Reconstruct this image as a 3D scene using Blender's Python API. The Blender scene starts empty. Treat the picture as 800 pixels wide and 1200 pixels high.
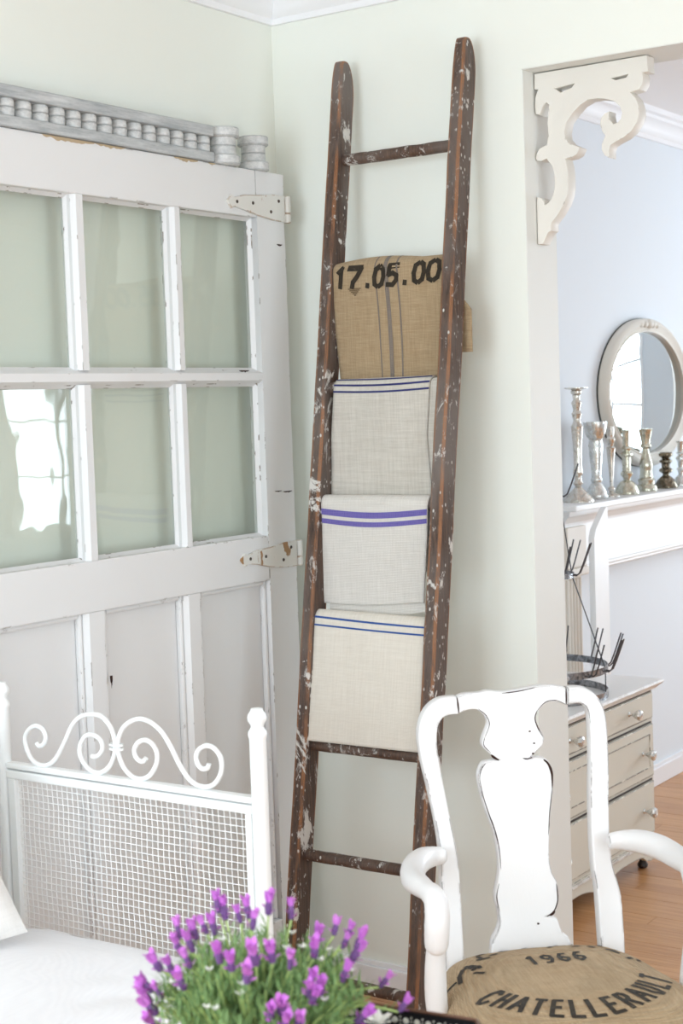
import bpy, bmesh, math, random
from mathutils import Vector, Matrix, noise

random.seed(7)
scene = bpy.context.scene
COL = scene.collection
PI = math.pi

# ------------------------------------------------------------------ camera
cam_d = bpy.data.cameras.new('camera')
cam = bpy.data.objects.new('camera', cam_d); COL.objects.link(cam)
cam.matrix_world = Matrix(((0.8249, -0.0106, 0.5651, 2.528),
                           (0.5642, 0.0748, -0.8222, -3.424),
                           (-0.0335, 0.9971, 0.0677, 1.580),
                           (0, 0, 0, 1)))
cam_d.sensor_fit = 'HORIZONTAL'; cam_d.sensor_width = 24.0; cam_d.lens = 54.9
cam_d.clip_start = 0.05
cam_d.dof.use_dof = True; cam_d.dof.focus_distance = 3.75; cam_d.dof.aperture_fstop = 6.3
scene.camera = cam

# ------------------------------------------------------------------ world, window light, exposure
w = bpy.data.worlds.new('sky'); scene.world = w; w.use_nodes = True
bg = w.node_tree.nodes['Background']; bg.inputs[0].default_value = (0.80, 0.90, 1.0, 1); bg.inputs[1].default_value = 1.5
scene.view_settings.view_transform = 'Standard'; scene.view_settings.look = 'None'
scene.view_settings.gamma = 1.0; scene.view_settings.use_curve_mapping = False
scene.view_settings.exposure = -0.17
scene.cycles.use_denoising = True
scene.cycles.max_bounces = 12; scene.cycles.diffuse_bounces = 6; scene.cycles.transparent_max_bounces = 16
scene.cycles.sample_clamp_indirect = 6.0
scene.cycles.caustics_reflective = False; scene.cycles.caustics_refractive = False


def window_light(name, loc, target_dir, sx, sy, power, color):
    l = bpy.data.lights.new(name, 'AREA'); l.shape = 'RECTANGLE'; l.size = sx; l.size_y = sy
    l.energy = power; l.color = color
    o = bpy.data.objects.new(name, l); COL.objects.link(o); o.location = loc
    o.rotation_euler = Vector(target_dir).to_track_quat('-Z', 'Y').to_euler()
    return o

# daylight entering at the windows of the two rooms
DAY = (0.805, 0.92, 1.02)
window_light('daylight_back_window', (0.9, -4.83, 1.7), (0, 1, 0), 1.6, 1.5, 92, DAY)
window_light('added_back_daylight', (3.2, -4.83, 1.6), (0, 1, 0), 1.7, 1.6, 40, DAY)  # added light at an unseen second window, evens out the walls
window_light('added_side_daylight', (4.43, -1.5, 1.2), (-1, 0, 0), 1.9, 2.2, 54, DAY)  # added light at an unseen side window, lifts the lower wall
window_light('daylight_far_window', (1.77, 4.43, 1.475), (0, -1, 0), 1.66, 1.75, 78, DAY)
window_light('daylight_dining_window', (4.43, 3.35, 1.34), (-1, 0, 0), 0.54, 0.88, 14, DAY)

# ------------------------------------------------------------------ node materials
def srgb(r, g, b):
    f = lambda c: (c / 255 / 12.92) if c / 255 <= 0.04045 else ((c / 255 + 0.055) / 1.055) ** 2.4
    return (f(r), f(g), f(b), 1)


class NT:
    def __init__(s, name):
        s.m = bpy.data.materials.new(name); s.m.use_nodes = True
        s.t = s.m.node_tree; s.n = s.t.nodes; s.b = s.n['Principled BSDF']
        s.co = None
    def new(s, typ, **kw):
        n = s.n.new(typ)
        for k, v in kw.items(): setattr(n, k, v)
        return n
    def put(s, sock, v):
        if isinstance(v, bpy.types.NodeSocket): s.t.links.new(v, sock)
        else: sock.default_value = v
    def coord(s, kind='Object', scale=(1, 1, 1), rot=(0, 0, 0), loc=(0, 0, 0)):
        c = s.new('ShaderNodeTexCoord'); m = s.new('ShaderNodeMapping')
        s.t.links.new(c.outputs[kind], m.inputs[0])
        m.inputs['Scale'].default_value = scale; m.inputs['Rotation'].default_value = rot; m.inputs['Location'].default_value = loc
        return m.outputs[0]
    def noise(s, co, scale=5, detail=4, rough=0.55, dist=0.0):
        n = s.new('ShaderNodeTexNoise'); s.t.links.new(co, n.inputs['Vector'])
        n.inputs['Scale'].default_value = scale; n.inputs['Detail'].default_value = detail
        n.inputs['Roughness'].default_value = rough; n.inputs['Distortion'].default_value = dist
        return n.outputs['Fac']
    def voro(s, co, scale=5, out='Distance', rnd=1.0):
        n = s.new('ShaderNodeTexVoronoi'); s.t.links.new(co, n.inputs['Vector']); n.inputs['Scale'].default_value = scale
        n.inputs['Randomness'].default_value = rnd
        return n.outputs[out]
    def wave(s, co, scale=5, dist=0, axis='X', detail=2):
        n = s.new('ShaderNodeTexWave'); s.t.links.new(co, n.inputs['Vector']); n.bands_direction = axis
        n.inputs['Scale'].default_value = scale; n.inputs['Distortion'].default_value = dist; n.inputs['Detail'].default_value = detail
        return n.outputs['Fac']
    def ramp(s, fac, a, b, va=0.0, vb=1.0):
        n = s.new('ShaderNodeMapRange'); n.clamp = True
        s.put(n.inputs[0], fac)
        n.inputs[1].default_value = a; n.inputs[2].default_value = b; n.inputs[3].default_value = va; n.inputs[4].default_value = vb
        return n.outputs[0]
    def math(s, op, a, b=0.0):
        n = s.new('ShaderNodeMath', operation=op); s.put(n.inputs[0], a); s.put(n.inputs[1], b); return n.outputs[0]
    def mix(s, fac, a, b):
        n = s.new('ShaderNodeMix'); n.data_type = 'RGBA'
        s.put(n.inputs[0], fac); s.put(n.inputs[6], a); s.put(n.inputs[7], b); return n.outputs[2]
    def bump(s, h, strength=0.3, dist=0.01, normal=None):
        n = s.new('ShaderNodeBump'); s.put(n.inputs['Height'], h)
        n.inputs['Strength'].default_value = strength; n.inputs['Distance'].default_value = dist
        if normal is not None: s.t.links.new(normal, n.inputs['Normal'])
        s.t.links.new(n.outputs[0], s.b.inputs['Normal'])
        return n.outputs[0]
    def edge(s, radius=0.006):
        bv = s.new('ShaderNodeBevel'); bv.samples = 4; bv.inputs[0].default_value = radius
        g = s.new('ShaderNodeNewGeometry'); d = s.new('ShaderNodeVectorMath', operation='DOT_PRODUCT')
        s.t.links.new(bv.outputs[0], d.inputs[0]); s.t.links.new(g.outputs['Normal'], d.inputs[1])
        return s.math('SUBTRACT', 1.0, d.outputs['Value'])
    def sep(s, co):
        n = s.new('ShaderNodeSeparateXYZ'); s.t.links.new(co, n.inputs[0]); return n.outputs
    def done(s, color, rough=0.5, metal=0.0, spec=None):
        s.put(s.b.inputs['Base Color'], color); s.put(s.b.inputs['Roughness'], rough); s.put(s.b.inputs['Metallic'], metal)
        if spec is not None: s.b.inputs['Specular IOR Level'].default_value = spec
        return s.m


def m_paint(name, col, var=0.03, rough=0.6, bump=0.05, bscale=220):
    t = NT(name); co = t.coord()
    n = t.noise(co, 1.3, 3)
    dark = tuple(c * (1 - var) for c in col[:3]) + (1,)
    t.bump(t.noise(co, bscale, 2), bump, 0.002)
    return t.done(t.mix(n, col, dark), rough)


def m_chippy(name, col, under, edge_amt=0.5, chip_scale=18, chip=0.70, rough=0.5, stretch=(1, 1, 0.35), dirt=0.05, edge_r=0.005, lo=0.012, hi=0.05, en_scale=26):
    """old brushed paint that has worn off along edges and in small chips"""
    t = NT(name); co = t.coord('Object'); cs = t.coord('Object', stretch)
    base = t.mix(t.noise(co, 3.0, 5), col, tuple(c * (1 - dirt) for c in col[:3]) + (1,))
    chips = t.ramp(t.noise(cs, chip_scale, 6, 0.65), chip, chip + 0.012)
    e = t.ramp(t.edge(edge_r), lo, hi)
    en = t.ramp(t.noise(co, en_scale, 5, 0.6), 0.62 - 0.25 * edge_amt, 0.66 - 0.25 * edge_amt)
    wear = t.math('MAXIMUM', chips, t.math('MULTIPLY', e, en))
    c = t.mix(wear, base, under)
    br = t.noise(t.coord('Object', (60, 60, 4)), 3, 3)
    h = t.math('SUBTRACT', t.math('MULTIPLY', br, 0.3), t.math('MULTIPLY', wear, 0.8))
    t.bump(h, 0.25, 0.002)
    return t.done(c, rough)


def m_weave(name, col, col2, scale=420, rough=0.95, streak=0.5, bump=0.4, blotch=None):
    t = NT(name); co = t.coord('Object')
    wx = t.wave(co, scale / 6.28 * 1.0, 1.5, 'X'); wz = t.wave(co, scale / 6.28, 1.5, 'Z')
    wv = t.math('MULTIPLY', wx, wz)
    st = t.noise(t.coord('Object', (4, 4, 90)), 3.0, 4, 0.7); st2 = t.noise(t.coord('Object', (90, 4, 4)), 3.0, 4, 0.7)
    f = t.math('ADD', t.math('MULTIPLY', t.ramp(t.math('MULTIPLY', t.math('ADD', st, st2), 0.5), 0.35, 0.65), streak), t.math('MULTIPLY', wv, 1 - streak))
    c = t.mix(f, col2, col)
    if blotch:
        c = t.mix(t.ramp(t.noise(co, 9, 4), 0.45, 0.75, 0, 0.6), c, blotch)
    t.bump(t.math('ADD', wv, t.math('MULTIPLY', st, 0.6)), bump, 0.002)
    t.b.inputs['Sheen Weight'].default_value = 0.1
    return t.done(c, rough, spec=0.1)


def m_plain(name, col, rough=0.5, metal=0.0, spec=None, var=0.06, scale=30):
    t = NT(name); co = t.coord()
    return t.done(t.mix(t.noise(co, scale, 3), col, tuple(c * (1 - var) for c in col[:3]) + (1,)), rough, metal, spec)


def m_glass_pane():
    t = NT('old_window_glass'); co = t.coord('Object', (1, 1, 0.6))
    t.n.remove(t.b)
    tr = t.new('ShaderNodeBsdfTransparent'); tr.inputs[0].default_value = (0.955, 0.972, 0.955, 1)
    gl = t.new('ShaderNodeBsdfGlossy'); gl.inputs['Roughness'].default_value = 0.015; gl.inputs[0].default_value = (1, 1, 1, 1)
    bm = t.new('ShaderNodeBump'); bm.inputs['Strength'].default_value = 0.11; bm.inputs['Distance'].default_value = 0.012
    t.put(bm.inputs['Height'], t.noise(co, 7.0, 2, 0.4)); t.t.links.new(bm.outputs[0], gl.inputs['Normal'])
    lw = t.new('ShaderNodeLayerWeight'); lw.inputs[0].default_value = 0.5
    sch = t.math('ADD', 0.045, t.math('MULTIPLY', t.math('POWER', lw.outputs['Facing'], 5.0), 0.95))
    mx = t.new('ShaderNodeMixShader'); t.t.links.new(sch, mx.inputs[0])
    t.t.links.new(tr.outputs[0], mx.inputs[1]); t.t.links.new(gl.outputs[0], mx.inputs[2])
    t.t.links.new(mx.outputs[0], t.n['Material Output'].inputs[0])
    return t.m


def m_ladder():
    t = NT('paint_splashed_ladder_wood'); co = t.coord('Object')
    gr = t.noise(t.coord('Object', (30, 30, 1.2)), 6, 6, 0.7)
    big = t.noise(t.coord('Object', (1, 1, 0.5)), 4.5, 4, 0.6)
    c = t.mix(t.ramp(gr, 0.35, 0.7), srgb(48, 34, 28), srgb(100, 74, 58))
    hz = t.sep(co)[2]
    c = t.mix(t.math('MULTIPLY', t.ramp(big, 0.40, 0.60), t.ramp(hz, 0.7, 1.4, 0.25, 0.9)), c, srgb(112, 102, 96))   # greyed, weathered areas
    e = t.ramp(t.edge(0.009), 0.010, 0.05)
    e = t.math('MULTIPLY', e, t.ramp(t.noise(t.coord('Object', (8, 8, 1)), 5, 5, 0.6), 0.36, 0.52))
    c = t.mix(e, c, srgb(164, 108, 64))                                        # edges rubbed to bare wood
    sp1 = t.ramp(t.voro(t.coord('Object', (1, 1, 0.55)), 70), 0.20, 0.13)
    sp1 = t.math('MULTIPLY', sp1, t.ramp(t.noise(co, 9, 3), 0.46, 0.54))
    sp2 = t.ramp(t.noise(t.coord('Object', (1, 1, 0.5)), 34, 8, 0.75, 0.6), 0.585, 0.63)
    sp3 = t.ramp(t.noise(t.coord('Object', (1, 1, 0.6), loc=(4, 2, 1)), 13, 8, 0.70, 0.6), 0.590, 0.620)
    sp = t.math('MAXIMUM', sp1, t.math('MAXIMUM', t.math('MULTIPLY', sp2, 0.7), sp3))
    c = t.mix(sp, c, srgb(206, 202, 196))
    t.bump(t.math('ADD', gr, t.math('MULTIPLY', sp, 0.5)), 0.5, 0.004)
    return t.done(c, 0.62)


def m_mercury(name, tint, dark, amt=0.5):
    t = NT(name); co = t.coord('Object')
    n = t.ramp(t.noise(co, 60, 5, 0.7), 0.42, 0.62)
    c = t.mix(t.math('MULTIPLY', n, amt), tint, dark)
    t.bump(t.noise(co, 120, 3), 0.12, 0.002)
    return t.done(c, t.ramp(n, 0, 1, 0.12, 0.38), 0.85)


def m_floor():
    t = NT('oak_floor_plank'); inf = t.new('ShaderNodeObjectInfo')
    co = t.coord('Object', (1.5, 30, 30))
    cs = t.new('ShaderNodeVectorMath', operation='ADD'); t.t.links.new(co, cs.inputs[0])
    mm = t.new('ShaderNodeVectorMath', operation='SCALE'); t.t.links.new(inf.outputs['Location'], mm.inputs[0]); mm.inputs['Scale'].default_value = 37.0
    t.t.links.new(mm.outputs[0], cs.inputs[1])
    g = t.noise(cs.outputs[0], 3.0, 6, 0.65, 0.4)
    c = t.mix(t.ramp(g, 0.3, 0.72), srgb(182, 128, 82), srgb(214, 164, 114))
    c = t.mix(t.math('MULTIPLY', inf.outputs['Random'], 0.55), c, srgb(164, 112, 70))
    t.bump(g, 0.12, 0.002)
    return t.done(c, 0.33)


def m_wash(name, a, b, stretch):
    t = NT(name); co = t.coord('Object', stretch)
    f = t.ramp(t.noise(co, 60, 6, 0.75), 0.34, 0.66)
    c = t.mix(f, a, b)
    e = t.math('MULTIPLY', t.ramp(t.edge(0.004), 0.01, 0.06), 0.5)
    c = t.mix(e, c, srgb(112, 116, 120))
    t.bump(f, 0.2, 0.002)
    return t.done(c, 0.7)


MAT = {}
MAT['wall'] = m_paint('cream_wall_paint', srgb(236, 238, 230), 0.02, 0.7)
MAT['wall_blue'] = m_paint('pale_blue_wall_paint', srgb(226, 232, 238), 0.015, 0.7)
MAT['trim'] = m_paint('white_trim_paint', srgb(240, 240, 242), 0.015, 0.45)
MAT['jamb'] = m_paint('off_white_jamb_paint', srgb(226, 226, 221), 0.02, 0.5)
MAT['ceiling'] = m_paint('ceiling_paint', srgb(240, 238, 238), 0.01, 0.8)
MAT['floor'] = m_floor()
MAT['door'] = m_chippy('chippy_door_paint', srgb(228, 228, 228), srgb(112, 98, 84), 0.15, 26, 0.745, 0.42, (1, 1, 0.5), 0.05, 0.004)
MAT['door_panel'] = m_chippy('crackled_panel_paint', srgb(226, 226, 226), srgb(150, 140, 130), 0.0, 24, 0.77, 0.42, (1, 1, 0.2), 0.05)
MAT['hinge'] = m_chippy('painted_rusty_hinge', srgb(224, 222, 216), srgb(160, 122, 82), 0.5, 22, 0.60, 0.45)
MAT['glass'] = m_glass_pane()
MAT['grey_wash'] = m_wash('grey_washed_wood', srgb(150, 155, 158), srgb(206, 208, 208), (1, 0.10, 1))
MAT['grey_spool'] = m_wash('whitewashed_spool', srgb(182, 184, 184), srgb(220, 220, 218), (1, 1, 1.5))
MAT['ladder'] = m_ladder()
MAT['burlap'] = m_weave('brown_burlap', srgb(208, 185, 152), srgb(152, 127, 95), 700, 0.95, 0.55, 0.7)
MAT['linen'] = m_weave('grey_beige_linen', srgb(222, 217, 208), srgb(184, 177, 166), 700, 0.95, 0.65, 0.4)
MAT['linen2'] = m_weave('pale_nubby_linen', srgb(236, 232, 226), srgb(204, 199, 191), 620, 0.95, 0.55, 0.5)
MAT['linen3'] = m_weave('ecru_linen', srgb(234, 228, 217), srgb(212, 204, 191), 760, 0.95, 0.6, 0.3)
MAT['navy'] = m_weave('navy_thread', srgb(40, 44, 92), srgb(66, 68, 116), 700, 0.95)
MAT['violet'] = m_weave('violet_blue_thread', srgb(66, 58, 140), srgb(126, 116, 178), 500, 0.95, 0.35)
MAT['blue'] = m_weave('blue_thread', srgb(44, 74, 140), srgb(70, 98, 158), 700, 0.95)
MAT['slate'] = m_weave('slate_blue_thread', srgb(92, 90, 98), srgb(140, 126, 110), 500, 0.95, 0.4)
MAT['ink'] = m_weave('black_stencil_ink', srgb(34, 32, 30), srgb(66, 58, 48), 600, 0.95, 0.5)
MAT['ink_faint'] = m_weave('faded_stencil_ink', srgb(96, 82, 64), srgb(124, 104, 78), 600, 0.95, 0.5)
MAT['chair'] = m_chippy('distressed_white_chair_paint', srgb(232, 231, 231), srgb(62, 40, 32), 0.46, 9, 0.80, 0.32, (1, 1, 1), 0.01, 0.005, 0.03, 0.06, 14)
MAT['tan'] = m_plain('bare_tan_wood', srgb(188, 168, 138), 0.8)
MAT['wear'] = m_plain('bare_dark_wood', srgb(60, 38, 32), 0.7, 0, 0.2, 0.4, 200)
MAT['bed'] = m_paint('white_enamel', srgb(242, 244, 244), 0.02, 0.35)
MAT['sheet'] = m_weave('white_cotton', srgb(242, 241, 243), srgb(232, 231, 234), 900, 0.9, 0.5, 0.12)
MAT['pillow'] = m_weave('natural_white_linen', srgb(232, 228, 224), srgb(216, 211, 206), 800, 0.95, 0.5, 0.2)
MAT['pale_blue'] = m_weave('pale_blue_thread', srgb(150, 164, 200), srgb(180, 188, 210), 700, 0.95)
MAT['corbel'] = m_chippy('cream_corbel_paint', srgb(226, 222, 214), srgb(170, 160, 148), 0.1, 20, 0.78, 0.5, (1, 1, 1), 0.03)
MAT['dresser'] = m_chippy('distressed_beige_paint', srgb(216, 211, 198), srgb(74, 62, 52), 0.75, 20, 0.76, 0.5, (1, 1, 1), 0.05, 0.006)
MAT['dresser_top'] = m_chippy('worn_white_dresser_top', srgb(238, 236, 234), srgb(190, 182, 174), 0.5, 14, 0.70, 0.35, (1, 1, 1), 0.03)
MAT['groove'] = m_plain('dark_worn_groove', srgb(70, 60, 54), 0.7)
MAT['mantel'] = m_paint('white_mantel_paint', srgb(244, 244, 244), 0.01, 0.4)
MAT['mantel_shaded'] = m_chippy('shaded_pilaster_paint', srgb(236, 228, 218), srgb(200, 180, 160), 0.1, 20, 0.75, 0.5)  # warm reflected shade put into the pilaster colour, plus paint chips
MAT['mirror'] = m_plain('mirror_glass', srgb(226, 234, 236), 0.02, 1.0, None, 0.0)
MAT['frame'] = m_paint('ivory_mirror_frame', srgb(226, 222, 212), 0.05, 0.45)
MAT['shade_edge'] = m_plain('mirror_edge_shade', srgb(56, 62, 60), 0.6)  # shadow along the mirror's edge put into the backing's dark colour
MAT['silver'] = m_mercury('tarnished_silver', srgb(228, 224, 216), srgb(150, 140, 128), 0.5)
MAT['mercury'] = m_mercury('mercury_glass', srgb(236, 238, 236), srgb(164, 164, 158), 0.5)
MAT['mercury2'] = m_mercury('greenish_mercury_glass', srgb(224, 222, 206), srgb(146, 140, 120), 0.6)
MAT['mercury3'] = m_mercury('dark_bronze_mercury_glass', srgb(150, 140, 122), srgb(70, 60, 48), 0.9)
MAT['crystal'] = m_mercury('faceted_glass_knob', srgb(232, 232, 230), srgb(150, 148, 144), 0.5)
MAT['zinc'] = m_mercury('galvanised_steel', srgb(176, 176, 178), srgb(70, 70, 74), 0.8)
MAT['zinc_dark'] = m_plain('dark_wire', srgb(84, 82, 84), 0.4, 0.7)
MAT['rubber'] = m_plain('dark_turned_foot', srgb(50, 42, 38), 0.5)
MAT['leaf'] = m_plain('lavender_leaf', srgb(142, 176, 114), 0.6, 0, 0.3, 0.45, 40)
MAT['stem'] = m_plain('lavender_stem', srgb(188, 210, 132), 0.6, 0, 0.3, 0.3, 40)
def m_bract():
    t = NT('lavender_bract'); inf = t.new('ShaderNodeObjectInfo')
    c = t.mix(inf.outputs['Random'], srgb(228, 150, 222), srgb(200, 112, 204))
    c = t.mix(t.noise(t.coord(), 60, 3), c, srgb(176, 98, 190))
    return t.done(c, 0.6, 0, 0.2)
MAT['bract'] = m_bract()
MAT['spike'] = m_plain('lavender_spike', srgb(120, 84, 140), 0.7, 0, 0.2, 0.4, 90)
MAT['petal'] = m_plain('white_petal', srgb(240, 240, 234), 0.6)
MAT['pot'] = m_plain('terracotta_pot', srgb(176, 112, 82), 0.8)
MAT['soil'] = m_plain('potting_soil', srgb(52, 40, 32), 0.95)
MAT['black_metal'] = m_plain('black_pierced_metal', srgb(26, 24, 26), 0.4, 0.4)
MAT['dot'] = m_plain('ivory_dot', srgb(214, 210, 196), 0.5)
MAT['copper_edge'] = m_plain('worn_bronze_edge', srgb(110, 78, 62), 0.4, 0.5)
MAT['table'] = m_chippy('white_table_paint', srgb(232, 230, 224), srgb(130, 110, 92), 0.3, 14, 0.74)
MAT['wood_dark'] = m_plain('dark_brown_wood', srgb(96, 70, 50), 0.7)  # plain dark brown wood with slight random variation

# ------------------------------------------------------------------ mesh helpers
class MB:
    def __init__(s): s.v = []; s.f = []
    def add(s, vs, fs):
        k = len(s.v); s.v += [tuple(p) for p in vs]; s.f += [tuple(i + k for i in f) for f in fs]; return s
    def box(s, x0, x1, y0, y1, z0, z1):
        vs = [(x0, y0, z0), (x1, y0, z0), (x1, y1, z0), (x0, y1, z0), (x0, y0, z1), (x1, y0, z1), (x1, y1, z1), (x0, y1, z1)]
        return s.add(vs, [(0, 3, 2, 1), (4, 5, 6, 7), (0, 1, 5, 4), (1, 2, 6, 5), (2, 3, 7, 6), (3, 0, 4, 7)])
    def loft(s, rings, closed=True, cap=True):
        n = len(rings[0]); vs = [p for r in rings for p in r]; fs = []
        for i in range(len(rings) - 1):
            for j in range(n if closed else n - 1):
                a = i * n + j; b = i * n + (j + 1) % n
                fs.append((a, b, b + n, a + n))
        if cap and closed:
            fs.append(tuple(reversed(range(n)))); fs.append(tuple(range((len(rings) - 1) * n, len(rings) * n)))
        return s.add(vs, fs)
    def lathe(s, prof, c=(0, 0, 0), seg=24, flute=0.0):
        rings = []
        for r, z in prof:
            r = max(r, 0.0002)
            rings.append([(c[0] + r * (1 + flute * math.cos(j * PI)) * math.cos(2 * PI * j / seg), c[1] + r * (1 + flute * math.cos(j * PI)) * math.sin(2 * PI * j / seg), c[2] + z) for j in range(seg)])
        return s.loft(rings)
    def tube(s, pts, r, seg=10, rz=None):
        pts = [Vector(p) for p in pts]; n = len(pts)
        rs = r if isinstance(r, (list, tuple)) else [r] * n
        tan = [(pts[min(i + 1, n - 1)] - pts[max(i - 1, 0)]).normalized() for i in range(n)]
        up = Vector((0, 0, 1)) if abs(tan[0].z) < 0.9 else Vector((1, 0, 0))
        nrm = tan[0].cross(up).normalized(); rings = []
        for i in range(n):
            nrm = (nrm - tan[i] * nrm.dot(tan[i])).normalized(); bn = tan[i].cross(nrm)
            rings.append([pts[i] + (nrm * math.cos(2 * PI * j / seg) + bn * math.sin(2 * PI * j / seg)) * rs[i] for j in range(seg)])
        return s.loft(rings)
    def build(s, name, mat, parent=None, smooth=False, bevel=0.0, seg=2):
        me = bpy.data.meshes.new(name); me.from_pydata(s.v, [], s.f); me.update()
        return link(name, me, mat, parent, smooth, bevel, seg)


def link(name, me, mat, parent=None, smooth=False, bevel=0.0, seg=2):
    me.materials.clear(); me.materials.append(MAT[mat])
    if smooth:
        me.polygons.foreach_set('use_smooth', [True] * len(me.polygons)); me.set_sharp_from_angle(angle=math.radians(40))
    o = bpy.data.objects.new(name, me); COL.objects.link(o)
    if parent is not None:
        o.parent = parent
        if parent.get('_world'): o.matrix_parent_inverse = Matrix.Translation(parent.location).inverted()
    if bevel:
        m = o.modifiers.new('edge', 'BEVEL'); m.width = bevel; m.segments = seg; m.limit_method = 'ANGLE'; m.angle_limit = math.radians(40)
    return o


def tag(o, label, cat, group=None):
    o['label'] = label; o['category'] = cat
    if group: o['group'] = group
    return o


def thing(name, loc, label, cat, group=None, rotz=0.0, world=True):
    """an Empty at the thing's base; world=True: its parts are given in room coordinates"""
    o = bpy.data.objects.new(name, None); COL.objects.link(o); o.location = loc; o.rotation_euler = (0, 0, rotz)
    o.empty_display_size = 0.05
    if world: o['_world'] = 1
    return tag(o, label, cat, group)


def struct(o): o['kind'] = 'structure'; return o


def outline(name, splines, depth, mat, to_mat, parent=None, bevel=0.0, smooth=True):
    """a flat outline (with holes) given thickness, centred on its plane; to_mat places local xy"""
    cu = bpy.data.curves.new(name, 'CURVE'); cu.dimensions = '2D'; cu.fill_mode = 'BOTH'
    cu.extrude = depth / 2 - bevel; cu.bevel_depth = bevel; cu.bevel_resolution = 1; cu.offset = -bevel
    for pts in splines:
        sp = cu.splines.new('POLY'); sp.points.add(len(pts) - 1); sp.use_cyclic_u = True
        for p, q in zip(sp.points, pts): p.co = (q[0], q[1], 0, 1)
    tmp = bpy.data.objects.new('tmp', cu); COL.objects.link(tmp)
    dg = bpy.context.evaluated_depsgraph_get()
    me = bpy.data.meshes.new_from_object(tmp.evaluated_get(dg)); me.name = name
    bpy.data.objects.remove(tmp); bpy.data.curves.remove(cu)
    me.transform(to_mat)
    return link(name, me, mat, parent, smooth)


def smooth_path(P, k=4, closed=False):
    n = len(P); out = []
    P = [Vector(p) for p in P]
    for i in range(n if closed else n - 1):
        a, b = P[i], P[(i + 1) % n]
        p = P[(i - 1) % n] if closed or i > 0 else a; q = P[(i + 2) % n] if closed or i + 2 < n else b
        for j in range(k):
            t = j / k
            out.append(0.5 * ((2 * a) + (b - p) * t + (2 * p - 5 * a + 4 * b - q) * t * t + (3 * a - p - 3 * b + q) * t ** 3))
    if not closed: out.append(P[-1])
    return out


lerp = lambda a, b, t: a + (b - a) * t
XZ = Matrix(((1, 0, 0, 0), (0, 0, -1, 0), (0, 1, 0, 0), (0, 0, 0, 1)))        # outline (x, z) facing -y
YZ = Matrix(((0, 0, 1, 0), (1, 0, 0, 0), (0, 1, 0, 0), (0, 0, 0, 1)))         # outline (y, z) facing +x


def T(x, y, z): return Matrix.Translation((x, y, z))

# ================================================================== the rooms
CEIL = 2.70; X1 = 4.4; Y0 = -4.8; Y1 = 4.4
OPX0, OPX1, OPZ, WT = 0.745, 3.1, 2.377, 0.16

def wall_with_hole(a0, a1, z0, z1, holes):
    """rectangles (a, z) covering a wall around rectangular holes"""
    xs = sorted({a0, a1} | {h[0] for h in holes} | {h[1] for h in holes}); zs = sorted({z0, z1} | {h[2] for h in holes} | {h[3] for h in holes})
    for i in range(len(xs) - 1):
        for j in range(len(zs) - 1):
            cx, cz = (xs[i] + xs[i + 1]) / 2, (zs[j] + zs[j + 1]) / 2
            if not any(h[0] < cx < h[1] and h[2] < cz < h[3] for h in holes): yield xs[i], xs[i + 1], zs[j], zs[j + 1]

struct(MB().box(-0.12, 0, Y0, WT, 0, CEIL).build('wall_left', 'wall'))
struct(MB().box(-0.12, 0, WT, Y1, 0, CEIL).build('wall_far_room', 'wall_blue'))
m = MB()
m.box(0, OPX0, 0, WT, 0, CEIL); m.box(OPX0, OPX1, 0, WT, OPZ, CEIL); m.box(OPX1, X1, 0, WT, 0, CEIL)
struct(m.build('wall_right', 'wall'))
# opening lined with a thin painted reveal
m = MB(); m.box(OPX0 - 0.004, OPX0 + 0.002, 0.0015, WT + 0.002, 0, OPZ); m.box(OPX0, OPX1, 0.0015, WT + 0.002, OPZ - 0.002, OPZ + 0.004); m.box(OPX1 - 0.002, OPX1 + 0.004, 0.0015, WT + 0.002, 0, OPZ)
struct(m.build('trim_1', 'jamb'))

WIN = {'window_1': ('y', Y0, -0.3, (0.1, 1.7, 0.95, 2.45)), 'added_side_window': ('x', X1, 0.3, (-2.45, -0.55, 0.1, 2.3)),  # side window is an unseen addition, sill lowered to brighten the low wall
       'window_3': ('y', Y1, 0.3, (0.94, 2.6, 0.6, 2.35)), 'added_back_window': ('y', Y0, -0.3, (2.35, 4.05, 0.8, 2.4)), 'window_4': ('x', X1, 0.3, (3.08, 3.62, 0.9, 1.78))}  # second back window is an unseen addition for more even light
m = MB()
for a, b, c, d in wall_with_hole(-0.12, X1 + 0.12, 0, CEIL, [WIN['window_1'][3], WIN['added_back_window'][3]]): m.box(a, b, Y0 - 0.12, Y0, c, d)
struct(m.build('wall_back', 'wall'))
m = MB()
for a, b, c, d in wall_with_hole(Y0, WT / 2, 0, CEIL, [WIN['added_side_window'][3]]): m.box(X1, X1 + 0.12, a, b, c, d)
struct(m.build('wall_side', 'wall'))
m = MB()
for a, b, c, d in wall_with_hole(-0.12, X1 + 0.12, 0, CEIL, [WIN['window_3'][3]]): m.box(a, b, Y1, Y1 + 0.12, c, d)
struct(m.build('wall_far_end', 'wall_blue'))
m = MB()
for a, b, c, d in wall_with_hole(WT / 2, Y1, 0, CEIL, [WIN['window_4'][3]]): m.box(X1, X1 + 0.12, a, b, c, d)
struct(m.build('wall_far_side', 'wall_blue'))

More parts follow.
